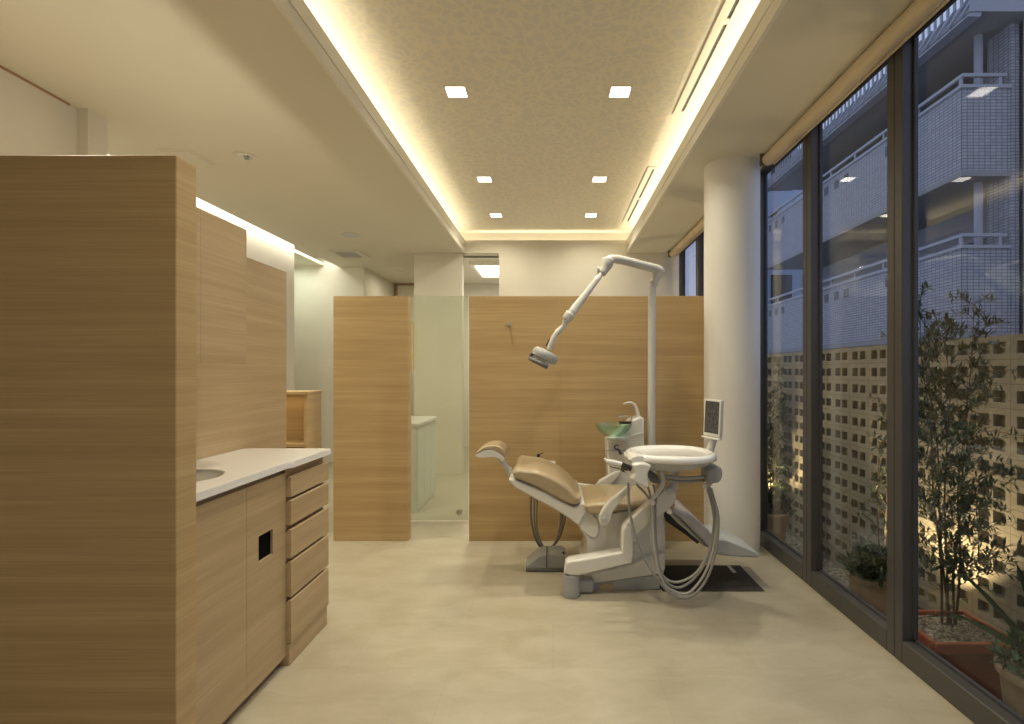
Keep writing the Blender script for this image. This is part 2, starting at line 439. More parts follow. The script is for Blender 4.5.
# ------------------------------------------------------------------ windows on the right
edges = [-1.67, -.87, -.07, .73, 1.53, 2.335, 3.14, 3.93, 4.73, 5.53, 6.33]
for i in range(len(edges) - 1):
    y0, y1 = edges[i], edges[i + 1]
    w = bpy.data.objects.new('window_%d' % (i + 1), None); COL.objects.link(w); w.location = (XW + .05, (y0 + y1) / 2, 0); w['kind'] = 'structure'
    b = BM(); g = .0015; hw = .052
    xo = XW + .068
    box(b, XW, xo, y0 + g, y0 + hw, 0, 2.82, .003, 1); box(b, XW, xo, y1 - hw, y1 - g, 0, 2.82, .003, 1)
    box(b, XW, xo, y0 + hw, y1 - hw, 0.0, .10, .003, 1); box(b, XW, xo, y0 + hw, y1 - hw, 2.80, 2.82, .003, 1)
    obj('window_frame', b, M['frame'], w)
    b = BM(); e = .012
    xs0, xs1 = XW + .048, XW + .064
    box(b, xs0, xs1, y0 + hw, y0 + hw + e, .10, 2.80); box(b, xs0, xs1, y1 - hw - e, y1 - hw, .10, 2.80)
    box(b, xs0, xs1, y0 + hw, y1 - hw, .10, .112); box(b, xs0, xs1, y0 + hw, y1 - hw, 2.79, 2.80)
    obj('glazing_bead', b, M['frame_dark'], w)
    b = BM(); box(b, XW + .054, XW + .060, y0 + hw, y1 - hw, .10, 2.80); obj('glass_pane', b, M['glasspane'], w)
# roller blinds rolled up at the head
def blind(y0, y1, label):
    t = thing('roller_blind', (1.47, (y0 + y1) / 2, 2.7), label, 'roller blind')
    b = BM(); lathe(b, [(.042, y0), (.042, y1)], (1.495, 0, 2.777), 20, axis='Y'); obj('fabric_roll', b, M['blind'], t, True, 40)
    b = BM(); box(b, 1.528, 1.545, y0, y1, 2.742, 2.775, .004, 1); obj('hem_bar', b, M['blind'], t)
    for q in (y1, y0 - .012): obj('bracket', box(BM(), 1.44, 1.50, q, q + .012, 2.735, 2.82, .003, 1), M['darkgrey'], t)
blind(-1.4, 3.56, 'long beige roller blind rolled up under the ceiling over the tall windows before the column')
blind(4.15, 6.40, 'short beige roller blind rolled up over the windows beyond the white column')

# ------------------------------------------------------------------ ceiling fittings
DL = [(-.63, 3.34), (.437, 3.34), (-.65, 4.855), (.441, 4.855), (-.665, 5.97), (.443, 5.97), (-.62, 1.75), (.437, 1.75), (-.62, .1), (.437, .1)]
def downlight():
    x, y = DL[0]
    t = thing('downlight', (x, y, UP), 'square recessed ceiling light, left one of the pair nearest the camera', 'ceiling light', 'square downlights in the tray ceiling')
    h = .062; o = .072; b = BM()
    box(b, x - o, x - h, y - o, y + o, UP - .006, UP); box(b, x + h, x + o, y - o, y + o, UP - .006, UP)
    box(b, x - h, x + h, y - o, y - h, UP - .006, UP); box(b, x - h, x + h, y + h, y + o, UP - .006, UP)
    obj('trim_frame', b, M['trim'], t)
    b = BM(); box(b, x - h, x + h, y - h, y + h, UP - .003, UP); obj('diffuser', b, M['led'], t)
    return t
dl = downlight()
names = {1: 'square recessed ceiling light, right one of the pair nearest the camera', 2: 'square recessed ceiling light, left one of the middle pair', 3: 'square recessed ceiling light, right one of the middle pair',
         4: 'square recessed ceiling light, left one of the pair nearest the back wall', 5: 'square recessed ceiling light, right one of the pair nearest the back wall'}
for i, (x, y) in enumerate(DL):
    if 0 < i < 6: copy_tree(dl, (x, y, UP), names[i])
    area('downlight_lamp', (x, y, UP - .012), (0, 0, 0), .11, .11, (9.5 if y < 5.5 else 6) if y > 1 else 5, WARM2, 122 if y < 5.5 else 145)
def slot_vent(y0, y1, label):
    x = .885
    t = thing('air_slot_vent', (x, (y0 + y1) / 2, UP), label, 'air vent', 'slot vents in the tray ceiling')
    b = BM(); box(b, x - .040, x + .008, y0, y1, UP - .012, UP); box(b, x + .028, x + .042, y0, y1, UP - .012, UP)
    ym = (y0 + y1) / 2
    for yy in (y0, ym - .02, y1 - .04): box(b, x + .008, x + .028, yy, yy + .04, UP - .0118, UP)
    obj('vent_frame', b, M['trim'], t)
    b = BM(); box(b, x + .008, x + .028, y0 + .01, y1 - .01, UP - .004, UP); obj('slot', b, M['black'], t)
slot_vent(1.7, 3.62, 'long slot air vent in the tray ceiling nearer the camera')
slot_vent(4.55, 6.22, 'long slot air vent in the tray ceiling nearer the back wall')
# left ceiling fittings
t = thing('ceiling_access_panel', (-2.6, 3.62, SO), 'flat white square hatch in the left ceiling above the tall panel', 'ceiling hatch')
b = BM(); box(b, -2.70, -2.49, 3.51, 3.75, SO - .010, SO, .003, 1); obj('hatch', b, M['soffit'], t)
b = BM(); box(b, -2.712, -2.478, 3.50, 3.76, SO - .005, SO); obj('hatch_frame', b, M['trim'], t)
t = thing('round_spotlight', (-2.166, 3.60, SO), 'small round recessed spotlight in the left ceiling', 'spotlight')
b = BM(); lathe(b, [(.072, -.008), (.075, 0)], (-2.166, 3.60, SO), 32); obj('bezel', b, M['soffit'], t, True, 40)
b = BM(); lathe(b, [(.045, -.012), (.05, -.006)], (-2.166, 3.60, SO), 24); obj('lamp_well', b, M['chrome'], t, True, 40)
b = BM(); ball(b, (-2.155, 3.60, SO - .01), .02); obj('bulb', b, M['grey'], t, True)
t = thing('ceiling_vent', (-2.6, 6.58, SO), 'square louvred air vent in the far left ceiling', 'air vent')
b = BM(); box(b, -2.80, -2.42, 6.40, 6.44, SO - .012, SO); box(b, -2.80, -2.42, 6.74, 6.78, SO - .012, SO); box(b, -2.80, -2.76, 6.44, 6.74, SO - .012, SO); box(b, -2.50, -2.42, 6.44, 6.74, SO - .012, SO); obj('vent_frame', b, M['soffit'], t)
b = BM()
for k in range(9): box(b, -2.76, -2.50, 6.445 + k * .033, 6.455 + k * .033, SO - .010, SO)
obj('louvre', b, M['ltgrey'], t)
b = BM(); box(b, -2.76, -2.50, 6.44, 6.74, SO - .002, SO + .001); obj('backing', b, M['darkgrey'], t)
t = obj('ceiling_speaker', lathe(BM(), [(.10, -.006), (.105, 0)], (-2.24, 5.68, SO), 32), M['ltgrey'], None, True, 40)
tag(t, 'flat round speaker grille in the far left ceiling before the vent', 'ceiling speaker')
t = obj('smoke_detector', lathe(BM(), [(.03, -.03), (.06, -.022), (.065, 0)], (-2.3, 7.7, SO), 24), M['plaster'], None, True, 40)
tag(t, 'small round detector on the ceiling of the rear hall', 'smoke detector')
# slot diffuser
b = BM(); box(b, -3.29, -3.11, 3.10, 7.40, 2.93, 2.94)
t = obj('slot_light', b, M['led_slot']); tag(t, 'long glowing light slot between the left ceiling and the white wall', 'light strip')
# rear room ceiling light
t = thing('ceiling_light_panel', (-.85, 7.55, SO), 'bright rectangular ceiling light seen through the rear opening', 'ceiling light')
b = BM(); box(b, -1.10, -.45, 7.08, 7.98, SO - .01, SO); obj('diffuser', b, M['backlight'], t)
b = BM(); box(b, -1.15, -1.10, 7.02, 8.04, SO - .05, SO); box(b, -.45, -.40, 7.02, 8.04, SO - .05, SO); box(b, -1.10, -.45, 7.02, 7.08, SO - .05, SO); box(b, -1.10, -.45, 7.98, 8.04, SO - .05, SO); obj('light_frame', b, M['trim'], t)
area('rear_lamp', (-.78, 7.5, SO - .06), (0, 0, 0), .6, .8, 24, (1, .93, .78))
area('hall_lamp', (-2.2, 7.9, SO - .05), (0, 0, 0), .2, .2, 4, WARM2)
area('side_bounce_light', (-2.166, 3.6, SO - .03), (0, 0, 0), .08, .08, 14, WARM2, 130)
area('side_bounce_light', (-2.166, 1.9, SO - .03), (0, 0, 0), .08, .08, 10, WARM2, 130)  # added without any fitting, to brighten the left ceiling by bounce
area('hall_lamp', (-1.9, 5.2, SO - .03), (0, 0, 0), .12, .12, 9, WARM2)

# ------------------------------------------------------------------ partitions
PH = 1.885
def partition(label, xs, y0, y1, z1=PH, hookx=None, edgemat=None):
    t = thing('wood_partition', ((xs[0] + xs[-1]) / 2, (y0 + y1) / 2, 0), label, 'partition')
    for a, c in zip(xs[:-1], xs[1:]):
        b = BM(); box(b, a, c, y0, y1, 0, z1, .0022, 1); obj('panel', b, M['wood'], t)
    return t
p1 = partition('wide oak veneer partition behind the dental chair', [-.646, .054, .77, 1.17], 3.938, 4.02)
p2 = partition('narrow oak veneer partition left of the glass door', [-1.690, -1.115], 3.938, 4.02)
p3 = partition('tall oak veneer panel in the left foreground hiding the counter end', [-2.735, -1.016], 1.38, 1.46)
t = thing('coat_hook', (WX(509, 3.93), 3.93, WZ(324, 3.93)), 'small round metal coat hook on the wide partition', 'hook')
c = W(509, 324, 3.938)
b = BM(); lathe(b, [(.018, -.006), (.018, .002)], c, 20, axis='Y'); obj('base_plate', b, M['steel'], t, True, 40)
b = BM(); tube(b, [c, c + Vector((0, -.04, 0)), c + Vector((0, -.05, .012))], .006); lathe(b, [(.012, -.055), (.012, -.048)], c, 16, axis='Y'); obj('peg', b, M['steel'], t, True, 40)

# glass door between the partitions
t = thing('glass_door', (-.99, 4.45, 0), 'frameless greenish glass door standing between the two oak partitions', 'glass door')
b = BM(); box(b, -1.26, -.735, 4.445, 4.455, .012, 1.96); obj('glass_leaf', b, M['greenglass'], t)
c = W(459, 512, 4.44)
b = BM(); lathe(b, [(.022, -.012), (.022, .022)], c, 20, axis='Y'); obj('floor_lock', b, M['steel'], t, True, 40)
# white cabinet seen through it
t = thing('white_cabinet', (-1.5, 5.1, 0), 'low white cabinet seen through the glass door', 'cabinet')
b = BM(); box(b, -1.75, -1.26, 4.72, 5.44, .0, .80); obj('body', b, M['whitecab'], t)
for k in range(3):
    b = BM(); box(b, -1.26, -1.245, 4.725 + k * .24, 4.955 + k * .24, .04, .78, .002, 1); obj('cabinet_door', b, M['whitecab'], t)
b = BM(); box(b, -1.77, -1.23, 4.70, 5.46, .80, .83, .004, 1); obj('worktop', b, M['counter'], t)
t = tag(obj('wall_board', box(BM(), -1.815, -1.776, 6.50, 6.54, 1.33, 1.94), M['orange']), 'yellow orange board beyond the left edge of the glass door', 'board')

# reception counter beyond the wall panel
t = thing('reception_counter', (-2.2, 4.1, 0), 'oak reception counter with a lit niche beyond the work counter', 'reception counter')
b = BM(); box(b, -2.8, -1.895, 3.95, 4.21, 1.125, 1.15, .002, 1); obj('counter_top', b, M['wood'], t)
obj('side_panel', box(BM(), -1.925, -1.90, 3.96, 4.20, 0, 1.125), M['wood'], t)
obj('side_panel', box(BM(), -2.8, -2.775, 3.96, 4.20, 0, 1.125), M['wood'], t)
b = BM(); box(b, -2.775, -1.925, 4.17, 4.20, 0, 1.125); obj('back_panel', b, M['wood'], t)
b = BM(); box(b, -2.775, -1.925, 3.97, 4.17, .72, .745); obj('shelf', b, M['wood'], t)
area('niche_lamp', (-2.2, 4.08, 1.115), (0, 0, 0), .5, .03, .35, (1, .75, .4))

# ------------------------------------------------------------------ wall panel, cabinets, worktop on the left
t = thing('backing_partition', (-1.63, 2.3, 0), 'oak veneer panel rising behind the white worktop', 'partition')
b = BM(); box(b, -1.68, -1.60, 1.462, 3.075, 0, 1.90, .0015, 1); obj('panel', b, M['cab_wood'], t)
t = thing('wall_cabinet', (-1.43, 1.8, 1.34), 'oak upper cabinet hung on the panel above the sink', 'cabinet')
b = BM(); box(b, -1.598, -1.285, 1.465, 2.115, 1.34, 1.885, .001, 1); obj('body', b, M['cab_wood'], t)
for a, c in ((1.465, 1.8395), (1.8395, 2.117)):
    b = BM(); box(b, -1.285, -1.266, a + .0003, c - .0003, 1.335, 1.887, .0015, 1); obj('cabinet_door', b, M['cab_wood'], t)

XD = -1.18
t = thing('sink_cabinet', (-1.4, 1.85, 0), 'oak base cabinet with two doors under the white worktop', 'cabinet')
b = BM(); box(b, -1.598, XD - .022, 1.465, 2.262, .05, .876); obj('body', b, M['cab_wood'], t)
b = BM(); box(b, -1.598, XD - .04, 1.465, 2.262, 0, .05); obj('plinth', b, M['wood_edge'], t)
def door(y0, y1, z0=.045, z1=.855): 
    b = BM(); box(b, XD - .02, XD, y0, y1, z0, z1, .0012, 1); return b
obj('cabinet_door', box(BM(), XD - .02, XD, 1.467, 1.674, .045, .855, .0015, 1), M['cab_wood'], t)
obj('cabinet_door', door(1.676, 1.9735), M['cab_wood'], t)
# door with the square finger hole
b = BM(); y0, y1, z0, z1 = 1.9745, 2.262, .045, .855; hy0, hy1, hz0, hz1 = 2.052, 2.158, .535, .64
box(b, XD - .02, XD, y0, hy0, z0, z1); box(b, XD - .02, XD, hy1, y1, z0, z1)
box(b, XD - .02, XD, hy0, hy1, z0, hz0); box(b, XD - .02, XD, hy0, hy1, hz1, z1)
dd = obj('cabinet_door', b, M['cab_wood'], t)
sub('finger_hole', box(BM(), XD - .016, XD - .011, hy0, hy1, hz0, hz1), mat('hole_black', (.004, .004, .004), .8, 0, .05), dd)

t = thing('drawer_unit', (-1.38, 2.45, 0), 'oak drawer stack with five drawers at the far end of the white worktop', 'drawers')
b = BM(); box(b, -1.598, -1.185, 2.266, 2.635, .10, .876); obj('body', b, M['wood_edge'], t)
b = BM(); box(b, -1.598, -1.165, 2.264, 2.64, 0, .095, .0015, 1); obj('plinth', b, M['cab_wood'], t)
for a, c in ((.747, .837), (.623, .733), (.476, .602), (.305, .461), (.10, .290)):
    b = BM()
    pr = [(-1.184, a), (-1.158, a), (-1.158, c - .004), (-1.162, c), (-1.172, c), (-1.184, c - .016)]
    f0 = [b.verts.new((x, 2.264, z)) for x, z in pr]; f1 = [b.verts.new((x, 2.642, z)) for x, z in pr]
    b.faces.new(f0); b.faces.new(f1[::-1])
    for k in range(6): b.faces.new((f0[k], f1[k], f1[(k + 1) % 6], f0[(k + 1) % 6]))
    obj('drawer', b, M['cab_wood'], t)
# worktop with a round sink hole
t = thing('worktop', (-1.37, 2.05, .865), 'white worktop running over the doors and drawers', 'worktop')
def worktop():
    bm = BM(); cx, cy, r = -1.415, 1.925, .155; z1, z0 = .905, .878
    outer = [(-1.598, 1.465), (-1.160, 1.465), (-1.160, 2.235), (-1.145, 2.255), (-1.145, 2.640), (-1.158, 2.65), (-1.598, 2.65)]
    n = 48; ring = [(cx + r * math.cos(2 * math.pi * k / n), cy + r * math.sin(2 * math.pi * k / n)) for k in range(n)]
    def ray(px, py):
        dx, dy = px - cx, py - cy; best = 1e9
        for i in range(len(outer)):
            (ax, ay), (bx, by) = outer[i], outer[(i + 1) % len(outer)]
            ex, ey = bx - ax, by - ay; den = dx * ey - dy * ex
            if abs(den) < 1e-12: continue
            tt = ((ax - cx) * ey - (ay - cy) * ex) / den; u = ((ax - cx) * dy - (ay - cy) * dx) / den
            if tt > 0 and -1e-9 <= u <= 1 + 1e-9: best = min(best, tt)
        return (cx + dx * best, cy + dy * best)
    ang = sorted(set([round(2 * math.pi * k / n, 6) for k in range(n)] + [round(math.atan2(y - cy, x - cx) % (2 * math.pi), 6) for x, y in outer]))
    I = [(cx + r * math.cos(a), cy + r * math.sin(a)) for a in ang]; O = [ray(*p) for p in I]; m = len(ang)
    vi = [bm.verts.new((x, y, z1)) for x, y in I]; vo = [bm.verts.new((x, y, z1)) for x, y in O]
    wi = [bm.verts.new((x, y, z0)) for x, y in I]; wo = [bm.verts.new((x, y, z0)) for x, y in O]
    for k in range(m):
        j = (k + 1) % m
        bm.faces.new((vi[k], vo[k], vo[j], vi[j])); bm.faces.new((wi[k], wi[j], wo[j], wo[k]))
        bm.faces.new((vo[k], wo[k], wo[j], vo[j])); bm.faces.new((vi[k], vi[j], wi[j], wi[k]))
    es = [e for e in bm.edges if all(v.co.z == vo[0].co.z and v in vo for v in e.verts)]
    bmesh.ops.bevel(bm, geom=es, offset=.006, segments=2, affect='EDGES')
    return bm
obj('slab', worktop(), M['counter'], t)
t = thing('sink_basin', (-1.415, 1.925, .877), 'round grey basin sunk into the white worktop', 'sink')
b = BM(); seg = 48
prof = [(.155, .9035), (.148, .9035), (.145, .899), (.13, .890), (.09, .882), (.02, .880), (.02, .877), (.095, .878), (.137, .884), (.153, .895)]
rings = [[b.verts.new((-1.415 + r * math.cos(2 * math.pi * k / seg), 1.925 + r * math.sin(2 * math.pi * k / seg), z)) for k in range(seg)] for r, z in prof]
for i in range(len(rings)):
    for k in range(seg):
        A, B_ = rings[i], rings[(i + 1) % len(rings)]
        b.faces.new((A[k], A[(k + 1) % seg], B_[(k + 1) % seg], B_[k]))
obj('bowl', b, M['steel'], t, True, 50)
b = BM(); lathe(b, [(.022, .8795), (.024, .882), (.012, .8835)], (-1.415, 1.925, 0), 20); obj('drain', b, M['chrome'], t, True, 40)

# ------------------------------------------------------------------ dental chair
T = thing('dental_chair', (.32, 3.3, 0), 'tan and white dental chair, reclined with its leg rest lowered', 'dental chair')
def Z1(pts): return [(460 + x / 6.03, 430 + y / 6.03) for x, y in pts]
def Z2(pts): return [(560 + x / 6.03, 480 + y / 6.03) for x, y in pts]
def Z3(pts): return [(590 + x / 6.03, 390 + y / 6.03) for x, y in pts]
def Z4(pts): return [(650 + x / 6.03, 480 + y / 6.03) for x, y in pts]
def Z5(pts): return [(520 + x / 5.57, 240 + y / 5.57) for x, y in pts]
# plinth and pedestal
b = BM(); slab(b, [(590.7, 583), (659.8, 574.5), (660.5, 589), (658, 590.5), (593, 592), (590.5, 590)], 3.05, 3.05, 3.56, .012, 3, 0); pl = obj('plinth', b, M['grey'], T, True, 40)
b = BM(); slab(b, [(600, 584.5), (613.5, 583), (613.5, 591), (600, 591.5)], 3.045, 3.043, 3.053, .002, 1, 0); sub('socket_cover', b, M['vinyl'], pl)
b = BM(); slab(b, Z2([(140, 575), (170, 560), (330, 530), (430, 505), (560, 450), (628, 440), (634, 540), (605, 560), (600, 568), (180, 628), (150, 600)]), 3.05, 3.045, 3.55, .02, 4, 0, ri=.008); obj('base_cover', b, M['white'], T, True, 50)
b = BM(); slab(b, Z2([(160, 470), (162, 400), (150, 345), (112, 285), (120, 235), (160, 200), (300, 200), (520, 165), (615, 175), (632, 250), (633, 545), (560, 560), (165, 570)]), 3.10, 3.10, 3.50, .03, 5, 3, ri=.006); obj('pedestal', b, M['white'], T, True, 50)
b = BM(); slab(b, Z2([(625, 235), (640, 240), (640, 540), (625, 545)]), 3.10, 3.115, 3.49, .01, 2, 0); obj('pedestal_end_cover', b, M['ltgrey'], T, True, 40)
# seat frame + cushion
def PT(pts, Y): return [(x, y, Y) for x, y in pts]
b = BM(); slab(b, Z2([(160, 195), (260, 212), (420, 195), (560, 185), (650, 178), (660, 165), (560, 160), (200, 170)]), 3.10, 3.12, 3.48, .02, 4, 3); obj('seat_frame', b, M['white'], T, True, 50)
b = BM(); slab(b, PT([(580, 488), (586, 486), (600, 485), (626, 485), (648, 485.5), (656, 488)], 3.50) + PT([(668, 503), (666, 508), (652, 509), (628, 510.5), (606, 513.5), (594, 515), (587, 513), (583, 506)], 3.06), 3.06, 3.04, 3.56, .05, 6, 4, ri=.022); obj('seat_cushion', b, M['vinyl'], T, True, 70)
# backrest
b = BM(); slab(b, Z1([(304, 294), (330, 290), (352, 302), (420, 326), (520, 370), (620, 425), (690, 455), (742, 432), (768, 480), (740, 530), (712, 572), (650, 528), (560, 472), (430, 402), (330, 345), (296, 300)]), 3.08, 3.06, 3.54, .03, 5, 3, ri=.012); bs = obj('backrest_shell', b, M['white'], T, True, 60)
b = BM(); slab(b, Z1([(712, 565), (768, 478), (800, 500), (840, 560), (830, 640), (775, 640)]), 3.10, 3.086, 3.514, .02, 4, 3, ri=.01); obj('back_hinge_cover', b, M['white'], T, True, 60)
b = BM(); slab(b, PT(Z1([(322, 232), (350, 214)]), 3.13) + PT(Z1([(405, 200), (475, 208), (560, 241), (640, 290), (700, 350)]), 3.24) + PT(Z1([(728, 400), (725, 440), (690, 455), (640, 442), (560, 402), (470, 352), (380, 314), (334, 292), (314, 264)]), 3.07), 3.04, 3.04, 3.56, .07, 7, 4, ri=.025); obj('backrest_cushion', b, M['vinyl'], T, True, 70)
# headrest
b = BM(); slab(b, PT(Z1([(86, 150), (118, 116), (160, 93), (215, 88), (250, 102)]), 3.21) + PT(Z1([(270, 130), (270, 168), (245, 148), (200, 126), (150, 125), (108, 142)]), 3.17), 3.19, 3.18, 3.42, .035, 5, 4, ri=.006); obj('headrest_cushion', b, M['vinyl'], T, True, 70)
b = BM(); slab(b, Z1([(90, 154), (115, 140), (150, 126), (205, 128), (245, 152), (268, 172), (256, 194), (235, 176), (195, 166), (140, 170), (105, 166)]), 3.16, 3.17, 3.43, .015, 3, 3, ri=.001); obj('headrest_shell', b, M['white'], T, True, 60)
b = BM(); tube(b, [W(460 + x / 6.03, 430 + y / 6.03, 3.30) for x, y in ((225, 150), (250, 180), (275, 218), (300, 250), (335, 300))], [.02, .022, .024, .028, .03], 12, 4, flat=(1.6, .8)); obj('headrest_stem', b, M['ltgrey'], T, True, 60)
# armrests
for y0, dx in ((3.0, 0), (3.57, 1)):
    b = BM()
    if not dx: slab(b, Z2([(236, 250), (238, 215), (265, 165), (300, 122), (345, 88), (400, 38), (425, 42), (424, 66), (385, 110), (345, 160), (315, 205), (302, 250), (280, 272), (252, 272)]), 3.0, 2.995, 3.04, .012, 3, 3)
    else: slab(b, [(577, 483), (592, 485), (640, 487), (640, 492), (590, 490), (577, 487)], 3.58, 3.57, 3.61, .008, 3, 3)
    a = obj('armrest', b, M['white'], T, True, 60)
    if not dx:
        c = W(560 + 267 / 6.03, 480 + 235 / 6.03, 3.0)
        b = BM(); lathe(b, [(.006, -.012), (.016, -.010), (.018, 0)], (c.x, 2.993, c.z), 20, axis='Y'); sub('pivot_cap', b, M['ltgrey'], a, True, 40)
# leg rest
b = BM(); slab(b, PT(Z4([(150, 142), (195, 155), (245, 195), (305, 255), (362, 325)]), 3.30) + PT(Z4([(395, 392), (388, 432), (355, 412), (300, 350), (235, 285), (180, 232), (135, 200), (132, 170)]), 3.09), 3.08, 3.08, 3.52, .035, 5, 4, ri=.012); obj('legrest_cushion', b, M['legvinyl'], T, True, 60)
b = BM(); slab(b, Z4([(120, 190), (180, 235), (240, 295), (300, 350), (350, 405), (340, 415), (280, 365), (200, 292), (110, 225)]), 3.10, 3.13, 3.47, .01, 3, 3); obj('legrest_plate', b, M['ltgrey'], T, True, 60)
b = BM(); slab(b, Z4([(85, 205), (115, 210), (200, 290), (300, 378), (292, 388), (190, 320), (90, 250)]), 3.12, 3.16, 3.44, .008, 2, 0)
for yy in (3.14, 3.20): tube(b, [W(650 + 95 / 6.03, 480 + 190 / 6.03, yy), W(650 + 180 / 6.03, 480 + 285 / 6.03, yy), W(650 + 290 / 6.03, 480 + 375 / 6.03, yy)], .012, 10)
obj('legrest_linkage', b, M['black'], T, True, 40)
b = BM(); c = W(670, 511, 3.1); lathe(b, [(.02, 0), (.024, .01), (.024, .3), (.02, .31)], (c.x, 3.10, c.z), 20, axis='Y'); obj('legrest_hinge', b, M['chrome'], T, True, 40)
# foot pad
b = BM(); slab(b, Z4([(372, 420), (430, 448), (560, 460), (655, 464), (661, 448), (600, 418), (520, 385), (450, 362), (385, 372)]), 3.10, 3.10, 3.42, .02, 4, 3, ri=.006); obj('footrest_pad', b, mat('footrest_vinyl', (.50, .53, .53), .4), T, True, 60)
b = BM(); slab(b, Z4([(375, 432), (430, 447), (560, 459), (655, 463), (652, 470), (560, 468), (430, 456), (376, 442)]), 3.095, 3.10, 3.42, .004, 2, 0); obj('footrest_edge', b, M['grey'], T, True, 60)

# ------------------------------------------------------------------ delivery unit
D = thing('delivery_unit', (.15, 2.98, 0), 'white instrument delivery table with trailing hoses on a jointed arm before the chair', 'dental instrument unit')
c = W(571, 596, 2.98)
b = BM(); lathe(b, [(.050, 0), (.054, .01), (.053, .06), (.047, .125), (.04, .13)], (c.x, 2.98, 0), 32)
obj('pivot_foot', b, M['grey'], D, True, 40)
b = BM(); box(b, c.x, .24, 2.99, 3.10, .003, .085, .02, 3); obj('foot_link', b, M['grey'], D, True, 40)
b = BM(); slab(b, Z2([(24, 560), (34, 495), (60, 482), (200, 460), (368, 432), (374, 300), (395, 270), (430, 280), (444, 360), (446, 440), (432, 500), (300, 530), (115, 575), (60, 574)]), 2.95, 2.935, 3.035, .022, 4, 0, ri=.012); obj('lower_arm', b, M['white'], D, True, 50)
b = BM(); tube(b, [W(627.5, 543, 2.985) , W(627.5, 544, 2.985)], .049, 24); tube(b, [W(627.5, 552, 2.985), W(627.5, 552.8, 2.985)], .046, 24); obj('arm_joint_ring', b, M['ltgrey'], D, True, 40)
b = BM(); slab(b, Z2([(372, 300), (395, 258), (440, 215), (520, 145), (600, 75), (630, 52), (670, 50), (700, 75), (702, 110), (680, 150), (620, 205), (560, 250), (500, 300), (442, 350), (400, 345)]), 2.96, 2.945, 3.025, .022, 4, 3, ri=.012); ua = obj('upper_arm', b, M['white'], D, True, 60)
c = W(669.5, 491, 2.95); b = BM(); lathe(b, [(.004, -.008), (.02, -.006), (.022, 0)], (c.x, 2.945, c.z), 20, axis='Y'); sub('joint_cap', b, M['ltgrey'], ua, True, 40)
b = BM(); tube(b, [W(669, 490, 3.0), W(674, 484, 3.0), W(674, 474, 3.0), W(672, 466, 3.0)], [.03, .03, .026, .03], 16, 5); obj('tray_post', b, M['white'], D, True, 60)
b = BM(); tube(b, [W(661, 471, 2.86), W(663, 481, 2.86), W(660, 489, 2.86), (W(654, 497, 2.86)), W(650, 503, 2.86)], [.014, .014, .012, .010, .008], 12, 5, flat=(1, 1.1)); obj('hose_bracket', b, M['ltgrey'], D, True, 60)
# the table head: rounded dish
def outline(k, n, a, bb, egg=.16):
    t = 2 * math.pi * k / n; c_, s_ = math.cos(t), math.sin(t)
    ex = 2 / 2.5; x = a * math.copysign(abs(c_) ** ex, c_); y = bb * math.copysign(abs(s_) ** ex, s_)
    y *= 1 - egg * (-x / a if x < 0 else 0)
    return x, y
def loft(rings_, cx, cy, n=56):
    bm = BM(); rr = []
    for a, bb, z, ox in rings_:
        rr.append([bm.verts.new((cx + ox + outline(k, n, a, bb)[0], cy + outline(k, n, a, bb)[1], z)) for k in range(n)])
    for p, q in zip(rr[:-1], rr[1:]):
        for k in range(n): bm.faces.new((p[k], p[(k + 1) % n], q[(k + 1) % n], q[k]))
    bm.faces.new(rr[0][::-1]); bm.faces.new(rr[-1]); return bm
tx, ty = .667, 2.93
obj('table_dish', loft([(.230, .225, .808, .01), (.245, .240, .815, .005), (.250, .246, .828, 0), (.245, .240, .844, 0), (.230, .226, .851, 0), (.218, .214, .848, 0), (.205, .200, .837, 0), (.19, .19, .834, 0), (.02, .02, .834, 0)], tx, ty), M['white_gloss'], D, True, 70)
obj('table_underside', loft([(.10, .09, .750, -.05), (.16, .13, .757, -.02), (.20, .17, .780, .0), (.228, .215, .809, .01)], tx, ty), M['ltgrey'], D, True, 60)
# instrument holder at the left end
b = BM(); slab(b, Z3([(232, 425), (290, 412), (345, 432), (325, 480), (335, 540), (315, 560), (245, 528), (222, 505), (245, 470)]), 2.86, 2.72, 3.06, .03, 4, 3, ri=.012); hd = obj('instrument_holder', b, M['white'], D, True, 60)
b = BM(); slab(b, Z3([(215, 398), (260, 372), (330, 385), (400, 420), (300, 434), (260, 428)]), 2.9, 2.76, 3.0, .012, 3, 3, ri=.004); obj('control_panel', b, M['white'], D, True, 60)
for k, (yy, cm) in enumerate(((2.76, 'white_gloss'), (2.83, 'ltgrey'), (2.90, 'white_gloss'), (2.97, 'black'), (3.03, 'white_gloss'))):
    dy = (k - 1) * 1.2
    p = [W(590 + x / 6.03, 390 + (y + (k - 2) * 7) / 6.03, yy) for x, y in ((96 + k * 8, 442), (140, 450), (190, 462), (248, 485))]
    b = BM(); tube(b, p, [.010, .013, .012, .009], 12, 4); tube(b, [p[0] + Vector((0, 0, .003)), p[0] + Vector((-.008, 0, .016))], [.008, .006], 10)
    hp = obj('handpiece', b, M[cm], D, True, 50)
    b = BM(); tube(b, [p[2] + Vector((.0, 0, 0)), p[3]], [.0135, .0125], 12); sub('grip', b, M['black'], hp, True, 40)
b = BM(); tube(b, [W(590 + x / 6.03, 390 + y / 6.03, 2.90) for x, y in ((188, 388), (172, 362), (152, 352), (150, 338), (163, 331), (172, 340))], [.008, .007, .006, .005, .004, .003], 10, 4); obj('syringe', b, M['black'], D, True, 50)
b = BM(); slab(b, Z3([(330, 470), (380, 500), (410, 520), (420, 560), (380, 560), (340, 520)]), 2.86, 2.84, 3.0, .008, 2, 0)
tube(b, [W(648, 474, 2.85), W(652, 482, 2.85), W(655, 476, 2.84)], .006, 8, 3)
obj('hose_clamp', b, M['darkgrey'], D, True, 40)
